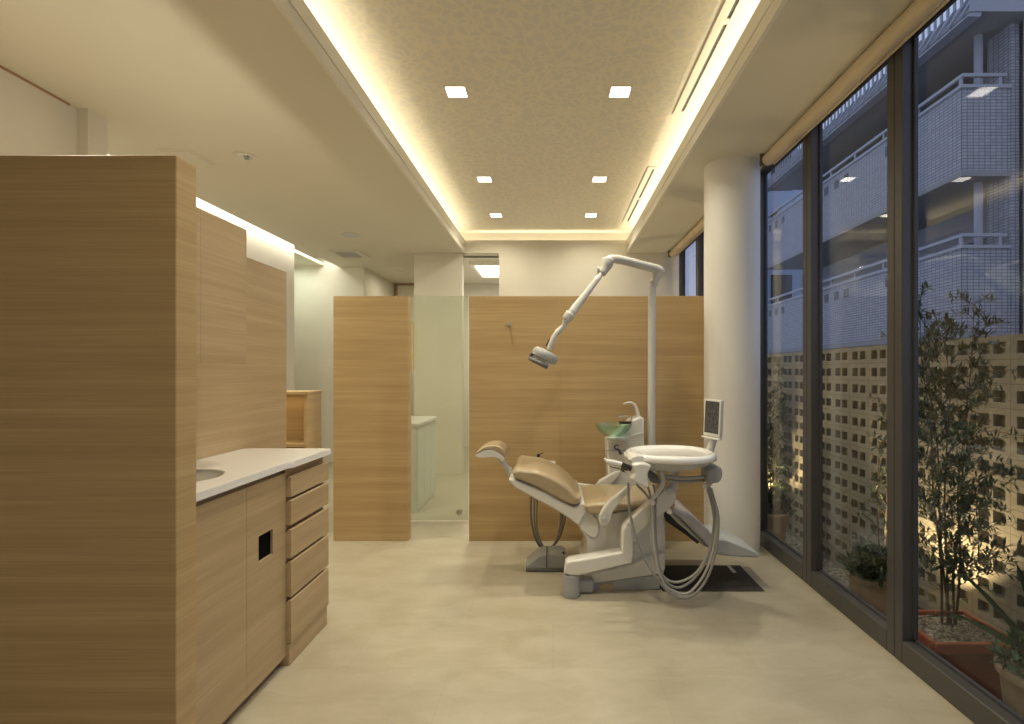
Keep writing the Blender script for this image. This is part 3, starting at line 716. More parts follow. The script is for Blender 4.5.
# right end box, hose bars, monitor
b = BM(); slab(b, Z3([(690, 485), (703, 466), (750, 450), (776, 462), (783, 503), (768, 540), (736, 552), (692, 546)]), 2.93, 2.87, 3.01, .025, 4, 3, ri=.012); obj('end_housing', b, M['grey'], D, True, 60)
for q, yy in ((0, 2.9), (1, 2.94)):
    b = BM(); tube(b, [W(590 + x / 6.03, 390 + (y + q * 22) / 6.03, yy) for x, y in ((440, 515), (520, 528), (600, 530), (695, 522))], .009, 10, 4); obj('hose_bar', b, M['grey'], D, True)
b = BM(); ball(b, W(705.5, 486, 2.90), .018, 14); tube(b, [W(706, 487, 2.90), W(711, 481, 2.92)], .016, 12); obj('hose_socket', b, M['white'], D, True)
b = BM(); tube(b, [W(709, 455, 3.0), W(711, 447, 3.0), W(714.5, 437, 3.0)], [.020, .019, .016], 14, 3, flat=(.8, 1.2)); obj('monitor_arm', b, M['white'], D, True)
def monitor():
    c0 = W(713.4, 418, 2.98); rot = Matrix.Rotation(R(-56), 4, 'Z') @ Matrix.Rotation(R(3), 4, 'Y')
    def put(bm): bmesh.ops.transform(bm, matrix=Matrix.Translation(c0) @ rot, verts=bm.verts); return bm
    f = BM(); box(f, -.060, .060, -.014, .014, -.108, .108, .006, 2); fr = obj('monitor', put(f), M['white'], D, True, 40)
    f = BM(); box(f, -.049, .049, -.0155, -.012, -.088, .098); sub('screen', put(f), M['screen'], fr)
    f = BM(); box(f, -.066, .062, -.022, .012, -.122, -.110, .005, 2); sub('keypad_ledge', put(f), M['white'], fr, True, 40)
monitor()
# hoses
H = [([(628, 482), (630, 512), (639, 548), (656, 577), (672, 594), (690, 597), (706, 580), (716, 550), (718, 515), (709, 487)], 2.80, .0072, 'hose'),
     ([(651, 503), (651, 530), (654, 558), (664, 577), (678, 582), (696, 573), (709, 550), (714, 518), (707, 488)], 2.88, .0072, 'hose_white'),
     ([(655, 503), (656, 540), (660, 570), (670, 585), (684, 586), (701, 570), (712, 543), (715.5, 512), (708, 488)], 2.85, .0072, 'hose'),
     ([(652, 503), (654, 545), (662, 580), (676, 592), (690, 592), (705, 573), (714, 545), (717, 515), (711, 488)], 2.82, .0072, 'hose_white')]
for pts, yy, r, mm in H:
    n = len(pts)
    b = BM(); tube(b, [W(x, y, yy + .06 * abs(2 * i / (n - 1) - 1) ** 2) for i, (x, y) in enumerate(pts)], r, 10, 8); obj('hose', b, M[mm], D, True)
for a, c in (((646, 482), (651, 502)), ((636, 484), (650, 500)), ((653, 484), (656, 503))):
    b = BM(); tube(b, [W(a[0], a[1], 2.88), W((a[0] + c[0]) / 2 + 1, (a[1] + c[1]) / 2, 2.87), W(c[0], c[1], 2.88)], .007, 10, 3); obj('hose', b, M['hose'], D, True)
b = BM(); ball(b, W(652, 502, 2.87), .02, 14); obj('hose_guide', b, M['white'], D, True)

# ------------------------------------------------------------------ rinse unit behind the chair
S = thing('spittoon_unit', (.42, 3.68, 0), 'white rinse column with a green glass bowl behind the chair', 'dental rinse unit')
YS = 3.62
b = BM(); slab(b, [(606.5, 440), (612, 437.5), (631, 420), (640, 416.5), (643.5, 418), (644, 450), (644, 580), (611, 580), (609, 500)], YS, 3.60, 3.78, .015, 3, 0); obj('column_body', b, M['white'], S, True, 50)
b = BM(); slab(b, [(607, 439.8), (620, 438), (643.8, 431.8), (643.8, 433), (620, 439.4), (607, 441)], 3.60, 3.596, 3.64, .001, 1, 0); obj('seam_strip', b, M['white_gloss'], S)
b = BM(); slab(b, [(606.8, 450), (643, 450), (643, 450.7), (606.8, 450.7)], 3.60, 3.597, 3.64, .0005, 1, 0); obj('seam', b, M['grey'], S)
b = BM(); slab(b, Z1([(815, 335), (840, 300), (930, 250), (960, 245), (965, 262), (900, 335)]), 3.60, 3.57, 3.62, .008, 3, 0); obj('side_bracket', b, M['white'], S, True, 50)
b = BM(); tube(b, [W(590 + x / 6.03, 390 + y / 6.03, 3.66) for x, y in ((200, 84), (222, 78), (248, 77), (270, 92), (284, 125), (296, 175))], [.006, .009, .012, .014, .016, .02], 12, 5, flat=(1, .8)); obj('rinse_spout', b, M['white'], S, True)
# bowl
cb = W(613.5, 424, 3.52)
prof = [(.126, 0), (.120, -.018), (.100, -.050), (.066, -.078), (.040, -.088), (.036, -.085), (.062, -.073), (.096, -.045), (.115, -.016), (.121, 0)]
b = BM(); seg = 40
rg = [[b.verts.new((cb.x + r * math.cos(2 * math.pi * k / seg), cb.y + r * math.sin(2 * math.pi * k / seg), cb.z + z)) for k in range(seg)] for r, z in prof]
for p, q in zip(rg, rg[1:] + rg[:1]):
    for k in range(seg): b.faces.new((p[k], p[(k + 1) % seg], q[(k + 1) % seg], q[k]))
obj('glass_bowl', b, M['bowlglass'], S, True, 50)
b = BM(); lathe(b, [(.045, -.11), (.05, -.092), (.02, -.084), (.016, -.078)], cb, 24); box(b, cb.x - .02, cb.x + .10, cb.y - .01, 3.66, cb.z - .115, cb.z - .095, .004, 1); obj('bowl_mount', b, M['ltgrey'], S, True, 40)
cc = W(624.5, 421.5, 3.55)
b = BM(); tube(b, [cc + Vector((.05 * math.cos(a), .05 * math.sin(a), .035)) for a in [R(k * 20) for k in range(19)]], .0035, 8)
tube(b, [cc + Vector((.05, 0, .035)), cc + Vector((.055, .03, .0)), cc + Vector((.05, .08, 0))], .004, 8); obj('cup_ring', b, M['chrome'], S, True)
b = BM(); lathe(b, [(.040, -.006), (.045, 0), (.045, .006), (.04, .008)], cc + Vector((.005, 0, -.008)), 24); obj('cup_rest', b, M['black'], S, True, 40)

# operating lamp
Lm = thing('operating_lamp', (WX(652, 3.66), 3.66, 0), 'white dental lamp hanging from a bent arm on a tall slim pole', 'dental lamp')
YP = 3.66
b = BM(); tube(b, [W(651.5, 580, YP), W(651.5, 440, YP), W(652, 300, YP), W(653.5, 285, YP), W(657, 275, YP)], [.028, .028, .0285, .029, .034], 20, 4); obj('pole', b, M['lampwhite_dimmed'], Lm, True)
b = BM(); tube(b, [W(657, 276.5, YP), W(658.5, 272, YP)], [.036, .040], 20); ball(b, W(658, 272, YP), .039, 18, (1, 1, .7)); obj('pole_joint', b, M['lampwhite_dimmed'], Lm, True, 50)
b = BM(); tube(b, [W(660, 273, 3.65), W(659.5, 270.5, 3.65), W(655, 268.5, 3.64), W(645, 266, 3.61), W(630, 262, 3.56), (W(618, 259.4, 3.52)), W(611, 259, 3.50), W(607, 261, 3.485)], [.03, .033, .032, .031, .030, .030, .029, .026], 18, 4); obj('upper_arm', b, M['lampwhite_dimmed'], Lm, True)
def zz(x, y, Y): return W(520 + x / 5.57, 240 + y / 5.57, Y)
b = BM(); tube(b, [zz(490, 108, 3.485), zz(483, 135, 3.48), zz(468, 165, 3.47), zz(455, 190, 3.46)], [.042, .042, .032, .026], 18, 3); ball(b, zz(436, 168, 3.45), .018, 12, (.6, 1, 1.4)); obj('elbow_joint', b, M['lampwhite_dimmed'], Lm, True)
b = BM(); tube(b, [zz(452, 185, 3.46), zz(380, 285, 3.41), zz(320, 362, 3.37), zz(275, 425, 3.34)], [.020, .022, .026, .031], 16, 2); obj('spring_arm', b, M['lampwhite_dimmed'], Lm, True)
b = BM(); tube(b, [zz(282, 410, 3.34), zz(265, 432, 3.335), zz(252, 450, 3.33)], [.034, .032, .024], 16, 2); tube(b, [zz(252, 446, 3.33), zz(246, 475, 3.33), zz(232, 492, 3.33), zz(205, 515, 3.325)], [.018, .017, .018, .020], 14, 4); obj('wrist_joint', b, M['lampwhite_dimmed'], Lm, True)
b = BM(); tube(b, [zz(208, 510, 3.32), zz(188, 545, 3.315), zz(170, 590, 3.31), zz(160, 612, 3.31)], [.018, .024, .024, .02], 14, 3, flat=(1.3, .8)); obj('head_yoke', b, M['lampwhite_dimmed'], Lm, True)
b = BM(); tube(b, [zz(165, 550, 3.27), zz(145, 590, 3.27)], .004, 8); obj('cable', b, M['black'], Lm, True)
hc = zz(133, 645, 3.31)
rot = Matrix.Translation(hc) @ Matrix.Rotation(R(27), 4, 'Y')
def head(bm): bmesh.ops.transform(bm, matrix=rot, verts=bm.verts); return bm
b = BM(); lathe(b, [(.03, .040), (.070, .036), (.084, .022), (.088, 0), (.085, -.020), (.07, -.026)], (.006, 0, 0), 40, 1, 1.2); hd = obj('lamp_head', head(b), M['grey'], Lm, True, 50)
b = BM(); tube(b, [(.010 + .080 * math.cos(R(a)), .105 * math.sin(R(a)), -.056) for a in range(60, 301, 12)], .014, 12); tube(b, [(-.070, 0, -.056), (-.078, 0, -.03), (-.066, 0, -.005)], .014, 12, 4, flat=(2.6, .8)); sub('light_guard', head(b), M['darkgrey'], hd, True, 50)
b = BM(); lathe(b, [(.050, -.046), (.062, -.042), (.066, -.026), (.05, -.02)], (.0, 0, 0), 32, 1, 1.2); sub('lens', head(b), M['ltgrey'], hd, True, 50)

# assistant console behind the backrest
A = thing('assistant_console', (-.05, 3.66, 0), 'small assistant holder with a black suction handle and hanging hoses behind the backrest', 'dental console')
b = BM(); tube(b, [W(549, 466, 3.64), W(560, 478, 3.64), W(580, 500, 3.65), W(607, 505, 3.68)], .02, 12, 4); obj('support_arm', b, M['white'], A, True)
b = BM(); slab(b, [(535, 464), (545, 462.6), (555, 463), (556, 465.5), (550, 468.5), (537, 470)], 3.6, 3.58, 3.70, .008, 3, 0); obj('holder', b, M['white'], A, True, 50)
b = BM(); slab(b, [(535.8, 462.5), (536.8, 454.5), (538.8, 453.5), (540.4, 454), (539.5, 462.5)], 3.62, 3.60, 3.63, .003, 2, 0); tube(b, [W(539, 454.3, 3.61), W(543.5, 452.8, 3.60)], .003, 8); obj('suction_handle', b, M['black'], A, True, 40)
for pts, yy, mm in (([(537, 468), (532, 490), (531, 518), (537, 542), (546, 550), (556, 543), (564, 524), (566, 500), (562, 482)], 3.60, 'hose_dark'),
                    ([(540, 468), (537, 500), (537, 528), (543, 546), (549, 549), (557, 538), (561, 515), (560, 482)], 3.63, 'hose'),
                    ([(534, 468), (534, 500), (534.5, 525), (540, 544), (550, 547), (560, 535), (563, 508), (561, 482)], 3.66, 'hose')):
    b = BM(); tube(b, [W(x, y, yy) for x, y in pts], .0065, 8, 7); obj('hose', b, M[mm], A, True)

# foot control
FC = thing('foot_control', (-.1, 3.42, 0), 'grey wedge shaped foot control on the floor under the backrest', 'foot pedal')
b = BM(); slab(b, [(526.5, 569), (526.5, 566), (539, 556.5), (544, 555), (562, 554.5), (566, 557), (566.5, 569.5)], 3.34, 3.34, 3.52, .008, 3, 0); obj('pedal', b, M['grey'], FC, True, 40)
b = BM(); slab(b, [(525.8, 568), (566.8, 568), (566.8, 570.6), (525.8, 570.6)], 3.34, 3.325, 3.535, .003, 2, 0); obj('base_plate', b, M['darkgrey'], FC, True, 40)
b = BM(); box(b, WX(546.4, 3.34), WX(547, 3.34), 3.335, 3.50, .012, .115); obj('divider', b, M['black'], FC)
b = BM(); c = W(563.5, 554, 3.38); lathe(b, [(.010, 0), (.010, .012), (.006, .016)], c, 12); obj('side_button', b, M['black'], FC, True, 40)

# floor mat
t = thing('floor_mat', (.9, 3.23, 0), 'black rectangular rubber mat under the leg rest', 'mat')
b = BM(); box(b, .648, 1.2527, 3.03, 3.43, .0005, .006, .002, 1); obj('rubber_sheet', b, M['mat'], t)
b = BM(); box(b, 1.16, 1.185, 3.30, 3.42, .006, .0066); obj('label_strip', b, M['ltgrey'], t)

# ------------------------------------------------------------------ the garden outside
GZ = -.37
b = BM(); box(b, XW + .10, 2.9, -1.6, 9.0, GZ - .1, GZ); struct('ground', b, M['gravel'])
b = BM(); box(b, XW - .06, XW + .16, -1.6, 6.6, GZ - .1, -.002); struct('trim_5', b, mat('concrete_kerb', (.33, .31, .28), .8))
def pebbles():
    bm = BM(); rnd = random.Random(3)
    for _ in range(1500):
        x, y = rnd.uniform(1.72, 2.43), rnd.uniform(2.2, 5.6); r = rnd.uniform(.008, .018)
        ret = bmesh.ops.create_icosphere(bm, subdivisions=1, radius=r)
        for v in ret['verts']: v.co = Vector((v.co.x * 1.2 + x, v.co.y + y, v.co.z * .6 + GZ + r * .3))
    return bm
tag(obj('gravel', pebbles(), mat('pebble', (.42, .39, .32), .8), None, True), 'pale gravel covering the narrow planting strip outside', 'gravel', None, 'stuff')
# breeze-block wall
def blockwall():
    bm = BM(); X = 2.45; RH = .1336; BL = .2484; j = .004
    hy, hz = .078, .066; my = (BL - 2 * hy - .024) / 2; mz = (RH - hz) / 2; dep = .045
    ys = [(0, j, 1), (j, my, 0), (my, my + hy, 2), (my + hy, my + hy + .024, 0), (my + hy + .024, my + 2 * hy + .024, 2), (my + 2 * hy + .024, BL, 0)]
    zs = [(0, j, 1), (j, mz, 0), (mz, mz + hz, 2), (mz + hz, RH, 0)]
    for r in range(14):
        z0 = GZ + r * RH
        for k in range(24):
            y0 = 1.0 + k * BL
            for a, c, ty in ys:
                for e, f, tz in zs:
                    ya, yb, za, zb = y0 + a, y0 + c, z0 + e, z0 + f
                    if ty == 2 and tz == 2:
                        xd = X + dep
                        quad(bm, (xd, ya, za), (xd, yb, za), (xd, yb, zb), (xd, ya, zb))
                        quad(bm, (X, ya, za), (X, yb, za), (xd, yb, za), (xd, ya, za)); quad(bm, (X, ya, zb), (X, yb, zb), (xd, yb, zb), (xd, ya, zb))
                        quad(bm, (X, ya, za), (X, ya, zb), (xd, ya, zb), (xd, ya, za)); quad(bm, (X, yb, za), (X, yb, zb), (xd, yb, zb), (xd, yb, za))
                    else:
                        m_ = 1 if (ty == 1 or tz == 1) else 0
                        quad(bm, (X, ya, za), (X, yb, za), (X, yb, zb), (X, ya, zb), m_)
    y1 = 1.0 + 24 * BL; zt = GZ + 14 * RH
    quad(bm, (X, 1, zt), (X, y1, zt), (X + .15, y1, zt), (X + .15, 1, zt)); quad(bm, (X + .15, 1, GZ), (X + .15, y1, GZ), (X + .15, y1, zt), (X + .15, 1, zt))
    quad(bm, (X, 1, GZ), (X + .15, 1, GZ), (X + .15, 1, zt), (X, 1, zt)); quad(bm, (X, y1, GZ), (X + .15, y1, GZ), (X + .15, y1, zt), (X, y1, zt))
    me = bpy.data.meshes.new('wall_garden'); bm.to_mesh(me); bm.free(); me.materials.append(M['block']); me.materials.append(M['mortar'])
    o = bpy.data.objects.new('wall_garden', me); COL.objects.link(o); o['kind'] = 'structure'
blockwall()

def leaf(bm, p, d, l, w, up=Vector((0, 0, 1))):
    d = d.normalized(); s = d.cross(up)
    if s.length < .05: s = Vector((1, 0, 0))
    s.normalize(); n = s.cross(d)
    v = [bm.verts.new(q) for q in (p, p + d * l * .45 + s * w + n * w * .3, p + d * l, p + d * l * .45 - s * w + n * w * .3)]
    m_ = bm.verts.new(p + d * l * .5 - n * w * .1)
    bm.faces.new((v[0], v[1], m_)); bm.faces.new((v[1], v[2], m_)); bm.faces.new((v[2], v[3], m_)); bm.faces.new((v[3], v[0], m_))
def rv(rnd): return Vector((rnd.gauss(0, 1), rnd.gauss(0, 1), rnd.gauss(0, 1))).normalized()
def tree(root, base, height, spread, stems, twigs, leaves, ll, lw, seed, leafm, xlim=(1.68, 2.42), lean=Vector((0, 0, 0)), low=.25, r0=.011):
    rnd = random.Random(seed); st, fo = BM(), BM(); base = Vector(base)
    cl = lambda p: Vector((min(max(p.x, xlim[0]), xlim[1]), p.y, p.z))
    for s in range(stems):
        a = rnd.uniform(0, 6.28); e = Vector((math.cos(a), math.sin(a), 0)) * spread * rnd.uniform(.1, .5) + lean * rnd.uniform(.6, 1)
        h = height * rnd.uniform(.75, 1.0) if s else height
        pts = [base + Vector((math.cos(a), math.sin(a), 0)) * .02 + e * (t ** 1.3) + Vector((rnd.gauss(0, .012), rnd.gauss(0, .012), h * t)) for t in (0, .2, .4, .6, .8, 1)]
        pts = [cl(p) for p in pts]
        tube(st, pts, [r0, r0 * .9, r0 * .7, r0 * .5, r0 * .35, r0 * .15], 7, 3)
        P = catmull(pts, 8)
        for k in range(twigs):
            t = low + (1 - low) * (k + rnd.random()) / twigs; q = P[min(int(t * (len(P) - 1)), len(P) - 1)]
            az = rnd.uniform(0, 6.28); ln = spread * rnd.uniform(.35, 1.0) * (1.15 - t * .75)
            d = Vector((math.cos(az), math.sin(az), rnd.uniform(.2, .9))).normalized()
            e1 = cl(q + d * ln * .5 + Vector((0, 0, .02))); e2 = cl(q + d * ln - Vector((0, 0, ln * .15)))
            tube(st, [q, e1, e2], [r0 * .3, r0 * .2, r0 * .1], 5, 3)
            tp = catmull([q, e1, e2], 8)
            for _ in range(leaves):
                u = rnd.uniform(.2, 1); pp = tp[int(u * (len(tp) - 1))]
                leaf(fo, cl(pp), (rv(rnd) + d * .7 + Vector((0, 0, .1))), ll * rnd.uniform(.6, 1.2), lw * rnd.uniform(.7, 1.2))
    obj('stem', st, M['bark'], root, True); obj('foliage', fo, leafm, root)

# big olive tree and its red planter
t = thing('square_planter', (2.0, 2.6, GZ), 'large square red terracotta planter filled with bark chips', 'planter')
b = BM()
X0, X1, Y0, Y1, ZT = 1.79, 2.20, 2.39, 2.74, .03
def frustum(bm, x0, x1, y0, y1, z0, z1, ins):
    lo = [bm.verts.new(p) for p in ((x0 + ins, y0 + ins, z0), (x1 - ins, y0 + ins, z0), (x1 - ins, y1 - ins, z0), (x0 + ins, y1 - ins, z0))]
    hi = [bm.verts.new(p) for p in ((x0, y0, z1), (x1, y0, z1), (x1, y1, z1), (x0, y1, z1))]
    bm.faces.new(lo[::-1]); bm.faces.new(hi)
    for k in range(4): bm.faces.new((lo[k], lo[(k + 1) % 4], hi[(k + 1) % 4], hi[k]))
frustum(b, X0 + .012, X1 - .012, Y0 + .012, Y1 - .012, GZ, ZT - .045, .03)
obj('body', b, M['terracotta'], t)
b = BM(); q = .022
box(b, X0, X1, Y0, Y0 + q, ZT - .05, ZT, .004, 1); box(b, X0, X1, Y1 - q, Y1, ZT - .05, ZT, .004, 1); box(b, X0, X0 + q, Y0 + q, Y1 - q, ZT - .05, ZT, .004, 1); box(b, X1 - q, X1, Y0 + q, Y1 - q, ZT - .05, ZT, .004, 1)
obj('rim', b, mat('terracotta_rim', (.42, .11, .05), .6), t)
b = BM(); box(b, X0 + q, X1 - q, Y0 + q, Y1 - q, ZT - .06, ZT - .02); rnd = random.Random(5)
for _ in range(420):
    p = Vector((rnd.uniform(X0 + .03, X1 - .03), rnd.uniform(Y0 + .03, Y1 - .03), ZT - .017)); d = rv(rnd); d.z *= .3
    leaf(b, p, d, rnd.uniform(.02, .04), .006)
obj('bark_chips', b, M['soil'], t)
t = thing('olive_tree', (2.02, 2.66, ZT - .02), 'slender olive tree growing in the red planter', 'tree')
tree(t, (2.03, 2.62, ZT - .02), 1.68, .40, 5, 50, 28, .05, .0055, 11, M['leaf'], low=.14, r0=.0065)
# low potted shrub before the middle bay and the thin lit tree behind it
def round_pot(name, c, r, h, m, label, soil=True):
    t = thing(name, (c[0], c[1], GZ), label, 'plant pot')
    z = c[2]; bm = BM(); lathe(bm, [(r * .72, z - h), (r * .95, z - .04), (r * .96, z - .035), (r * 1.04, z - .03), (r * 1.05, z - .004), (r * 1.02, z), (r * .93, z), (r * .92, z - .02)], (c[0], c[1], 0), 32); obj('body', bm, m, t, True, 40)
    bm = BM(); lathe(bm, [(r * .9, z - .03), (r * .9, z - .018)], (c[0], c[1], 0), 24); obj('potting_soil', bm, M['soil'], t)
    return t
round_pot('round_pot', (2.02, 3.22, .03), .15, .37, M['beigepot'], 'round beige pot on the gravel outside the middle window')
def shrub(name, c, r, n, ll, lw, seed, m, label, h=.6):
    t = thing(name, c, label, 'plant'); rnd = random.Random(seed); st, fo = BM(), BM(); c = Vector(c)
    for _ in range(n):
        d = rv(rnd); d.z = abs(d.z) * .9 + .15; e = c + Vector((d.x * r, d.y * r, d.z * r * h * 1.6))
        mid = (c + e) / 2 + Vector((0, 0, r * .15)); tube(st, [c, mid, e], [.004, .003, .0015], 5, 3)
        for p in catmull([c, mid, e], 6)[3:]:
            leaf(fo, p, rv(rnd) + d * .6, ll * rnd.uniform(.7, 1.2), lw)
            leaf(fo, p, rv(rnd) + d * .6, ll * rnd.uniform(.7, 1.2), lw)
    obj('stem', st, M['bark'], t, True); obj('foliage', fo, m, t)
shrub('leafy_shrub', (2.02, 3.22, .015), .17, 60, .06, .012, 21, M['leaf2'], 'low dark bushy shrub filling the round beige pot')
t = thing('slender_tree', (2.16, 3.42, GZ), 'thin young tree with sparse lit leaves behind the beige pot', 'tree')
tree(t, (2.18, 3.42, GZ), 1.50, .30, 2, 16, 9, .06, .008, 31, M['leaf'], low=.35, r0=.008)
# strap-leaved plant in a beige pot, near right
round_pot('round_pot', (2.0, 2.06, .09), .165, .46, M['beigepot'], 'round beige pot in the lower right corner outside the nearest window')
def strap(name, c, specs, label, m):
    t = thing(name, c, label, 'plant'); c = Vector(c)
    for d, ln, w, droop in specs:
        d = Vector(d).normalized(); bm = BM(); pts = []
        s = d.cross(Vector((0, 0, 1))).normalized()
        for k in range(11):
            u = k / 10; pts.append(c + d * ln * u + Vector((0, 0, -droop * u * u)))
        prev = None
        for k, p in enumerate(pts):
            u = k / 10; ww = w * (.55 + .9 * u) * (1 - u) ** .55 + .0008
            row = [bm.verts.new(p - s * ww + Vector((0, 0, ww * .5))), bm.verts.new(p), bm.verts.new(p + s * ww + Vector((0, 0, ww * .5)))]
            if prev: bm.faces.new((prev[0], prev[1], row[1], row[0])); bm.faces.new((prev[1], prev[2], row[2], row[1]))
            prev = row
        bmesh.ops.solidify(bm, geom=bm.faces[:], thickness=.003)
        obj('leaf', bm, m, t, True)
rnd = random.Random(9)
sp = [((-.10, .72, .66), .55, .022, .10), ((-.30, .60, .50), .62, .02, .36), ((.25, .5, .8), .45, .02, .15), ((.3, -.4, .7), .4, .02, .12), ((-.35, .1, .9), .38, .02, .14), ((.0, .3, .95), .5, .02, .08), ((-.2, .9, .3), .5, .022, .10), ((.5, .3, .5), .36, .02, .15), ((-.25, -.5, .7), .36, .018, .15)]
strap('strap_leaf_plant', (2.0, 2.06, .08), sp, 'broad strap leaved plant leaning from the corner pot', M['agave'])
shrub('leafy_shrub', (1.98, 2.04, .07), .17, 30, .05, .010, 44, M['leaf2'], 'small leafy shrub around the foot of the strap leaved plant', .5)
# far plants by the column
round_pot('round_pot', (1.96, 4.62, .05), .15, .42, M['beigepot'], 'round pot outside beside the white column')
shrub('leafy_shrub', (1.96, 4.62, .04), .19, 45, .06, .012, 51, M['leaf2'], 'dark leafy shrub in the pot beside the column')
t = thing('climbing_tree', (2.28, 5.32, GZ), 'narrow leafy tree lit golden from below by the far end of the block wall', 'tree')
tree(t, (2.28, 5.32, GZ), 1.80, .20, 4, 30, 16, .06, .010, 61, M['leaf'], xlim=(2.1, 2.39), low=.15)
# uplight fittings
for c, lb in (((2.20, 3.08), 'small garden uplight on the gravel behind the olive tree'), ((2.12, 5.13), 'small garden uplight at the foot of the far golden tree')):
    t = thing('garden_uplight', (c[0], c[1], GZ), lb, 'garden light')
    b = BM(); tube(b, [(c[0], c[1], GZ), (c[0], c[1], GZ + .16)], .008, 10); obj('spike', b, M['darkgrey'], t, True, 40)
    b = BM(); tube(b, [(c[0] - .02, c[1] - .02, GZ + .15), (c[0] + .0, c[1] + .0, GZ + .23)], [.03, .038], 18); obj('lamp_body', b, M['darkgrey'], t, True, 40)
    b = BM(); tube(b, [(c[0] + .001, c[1] + .001, GZ + .231), (c[0] + .002, c[1] + .002, GZ + .235)], .033, 18); obj('lens', b, emis('uplight_lens', (1, .8, .45), 12), t, True, 40)

# ------------------------------------------------------------------ buildings across the way
B = thing('apartment_building', (8.5, 13, GZ), 'grey tiled apartment block with stacked balconies beyond the garden wall', 'building')
XB, YB, YE = 7.5, 9.4, 18.0
def bal(zb, zt):
    bm = BM(); box(bm, XB, XB + .12, YB, YE, zb, zt - .06); box(bm, XB + .12, 8.40, YB, YB + .12, zb, zt - .06); o = obj('balcony_parapet', bm, M['tile'], B)
    bm = BM(); box(bm, XB - .03, XB + .15, YB - .03, YE, zt - .06, zt); box(bm, XB + .15, 8.40, YB - .03, YB + .15, zt - .06, zt); sub('coping', bm, M['bld_metal'], o)
    bm = BM(); box(bm, XB, 9.3, YB + .0, YE, zb - .1, zb); sub('balcony_slab', bm, M['bld_soffit'], o)
    bm = BM()
    box(bm, XB + .02, XB + .08, YB, YE, zt + .16, zt + .22); box(bm, XB + .08, 8.34, YB, YB + .06, zt + .16, zt + .22)
    y = YB + .05
    while y < YE: box(bm, XB + .03, XB + .07, y, y + .05, zt, zt + .16); y += 1.1
    box(bm, 8.2, 8.25, YB + .01, YB + .05, zt, zt + .16)
    sub('handrail', bm, M['bld_metal'], o)
    for py_ in (11.35, 13.0, 13.45, 13.95, 16.6, 17.1, 17.6): sub('drain_opening', box(BM(), XB - .006, XB + .01, py_, py_ + .2, zt - .42, zt - .20), M['bld_dark'], o)
bal(5.00, 6.57); bal(2.03, 3.63)
bm = BM(); box(bm, XB + .1, 9.4, YB + .05, YE, GZ, 1.93); obj('ground_floor', bm, M['bld_grey'], B)
bm = BM(); box(bm, 9.3, 9.5, YB, YE, 1.9, 8.4); obj('facade_wall', bm, M['bld_grey'], B)
bm = BM(); box(bm, 8.40, 8.54, YB - .02, YB + .5, 1.9, 7.75); box(bm, 8.54, 9.4, YB + .1, YB + .5, 1.9, 7.75); obj('tiled_end_wall', bm, M['tile'], B)
for zb in (2.1, 5.05):
    for k in range(4):
        y0 = YB + .9 + k * 2.1; bm = BM()
        box(bm, 9.24, 9.30, y0 - .04, y0 + 1.64, zb + 2.06, zb + 2.12); box(bm, 9.24, 9.30, y0 - .04, y0, zb, zb + 2.06); box(bm, 9.24, 9.30, y0 + 1.6, y0 + 1.64, zb, zb + 2.06); box(bm, 9.24, 9.30, y0 + .78, y0 + .82, zb, zb + 2.06)
        f = obj('balcony_door', bm, M['bld_metal'], B)
        sub('pane', box(BM(), 9.26, 9.29, y0, y0 + 1.6, zb, zb + 2.06), M['bld_dark'], f)
for z0, z1 in ((2.03, 4.9), (5.0, 7.7)):
    bm = BM(); lathe(bm, [(.07, z0), (.07, z1)], (8.1, 9.75, 0), 16); obj('drain_pipe', bm, M['bld_metal'], B, True, 40)
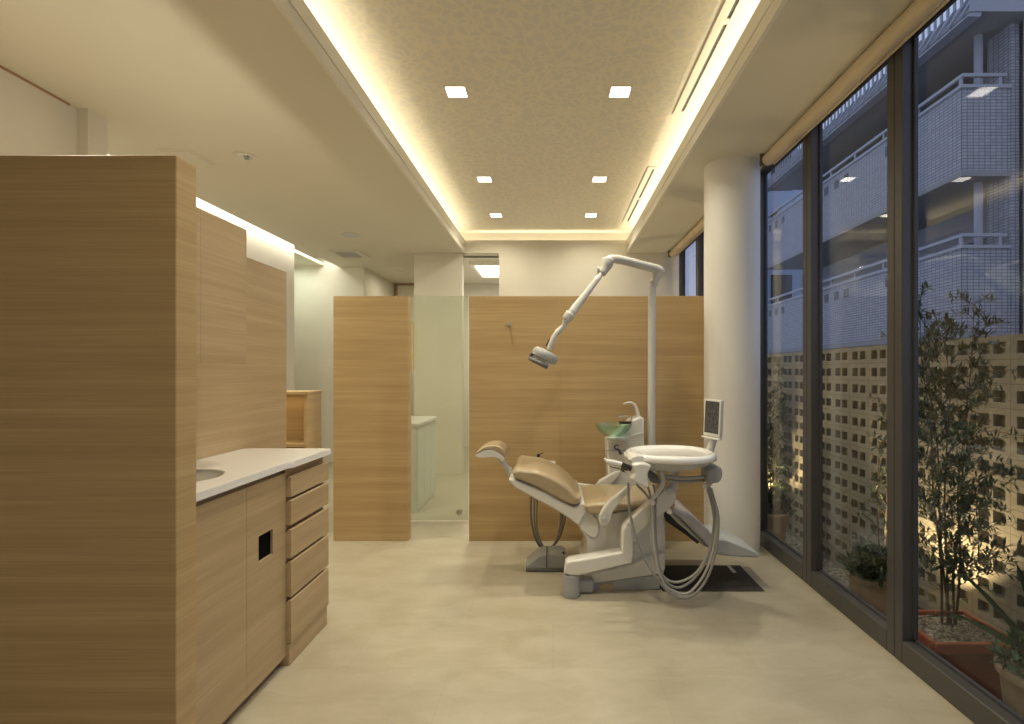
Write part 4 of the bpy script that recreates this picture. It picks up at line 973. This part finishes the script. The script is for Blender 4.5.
# eaves: soffit, standing-seam fascia, roof railing
bm = BM(); box(bm, XB - .1, 9.4, 9.1, YE, 7.70, 7.76); obj('roof_soffit', bm, M['bld_soffit'], B)
bm = BM()
P = [(XB - .13, 7.62), (XB + .22, 8.22), (XB + .30, 8.22), (XB + .1, 7.62)]
def ext(bm, P, y0, y1):
    a = [bm.verts.new((x, y0, z)) for x, z in P]; c = [bm.verts.new((x, y1, z)) for x, z in P]
    bm.faces.new(a); bm.faces.new(c[::-1])
    for k in range(len(P)): bm.faces.new((a[k], c[k], c[(k + 1) % len(P)], a[(k + 1) % len(P)]))
ext(bm, P, 9.1, YE)
y = 9.2
while y < YE:
    ext(bm, [(XB - .16, 7.70), (XB + .19, 8.24), (XB + .22, 8.22), (XB - .13, 7.68)], y, y + .04); y += .30
box(bm, XB - .1, 8.9, 9.08, 9.1, 7.70, 8.22)
obj('metal_fascia', bm, M['bld_metal'], B)
bm = BM(); box(bm, XB + .3, XB + .35, 9.1, YE, 8.75, 8.81); box(bm, XB + .3, XB + .35, 9.1, YE, 8.24, 8.29); y = 9.1
while y < YE: box(bm, XB + .31, XB + .34, y, y + .05, 8.29, 8.75); y += .17
obj('roof_railing', bm, M['bld_metal'], B)
# grey neighbour to the right, blue one far off
t = thing('grey_building', (10.2, 9.6, GZ), 'plain grey panelled building right of the balconies', 'building')
bm = BM(); box(bm, 8.56, 14, 9.22, 9.33, GZ, 10); obj('wall', bm, mat('grey_panel', (.30, .31, .33), .8), t)
bm = BM(); [box(bm, 8.56, 14, 9.215, 9.225, z, z + .03) for z in (1.9, 4.9, 7.9)]; obj('panel_joint', bm, M['bld_dark'], t)
t = thing('distant_building', (9, 22, GZ), 'bluish high building far off beyond the balconies', 'building')
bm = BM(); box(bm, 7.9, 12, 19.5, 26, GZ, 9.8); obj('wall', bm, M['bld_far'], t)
bm = BM()
for z in range(0, 4):
    for k in range(5): box(bm, 7.88, 7.9, 19.9 + k * 1.2, 20.7 + k * 1.2, 1.0 + z * 2.4, 2.6 + z * 2.4)
    for k in range(3): box(bm, 8.3 + k * 1.2, 9.1 + k * 1.2, 19.48, 19.5, 1.0 + z * 2.4, 2.6 + z * 2.4)
obj('window', bm, M['bld_dark'], t)
# street ground beyond the wall
b = BM(); box(b, 2.6, 30, -5, 60, GZ - .12, GZ - .02); struct('ground_street', b, mat('asphalt', (.12, .12, .13), .9))
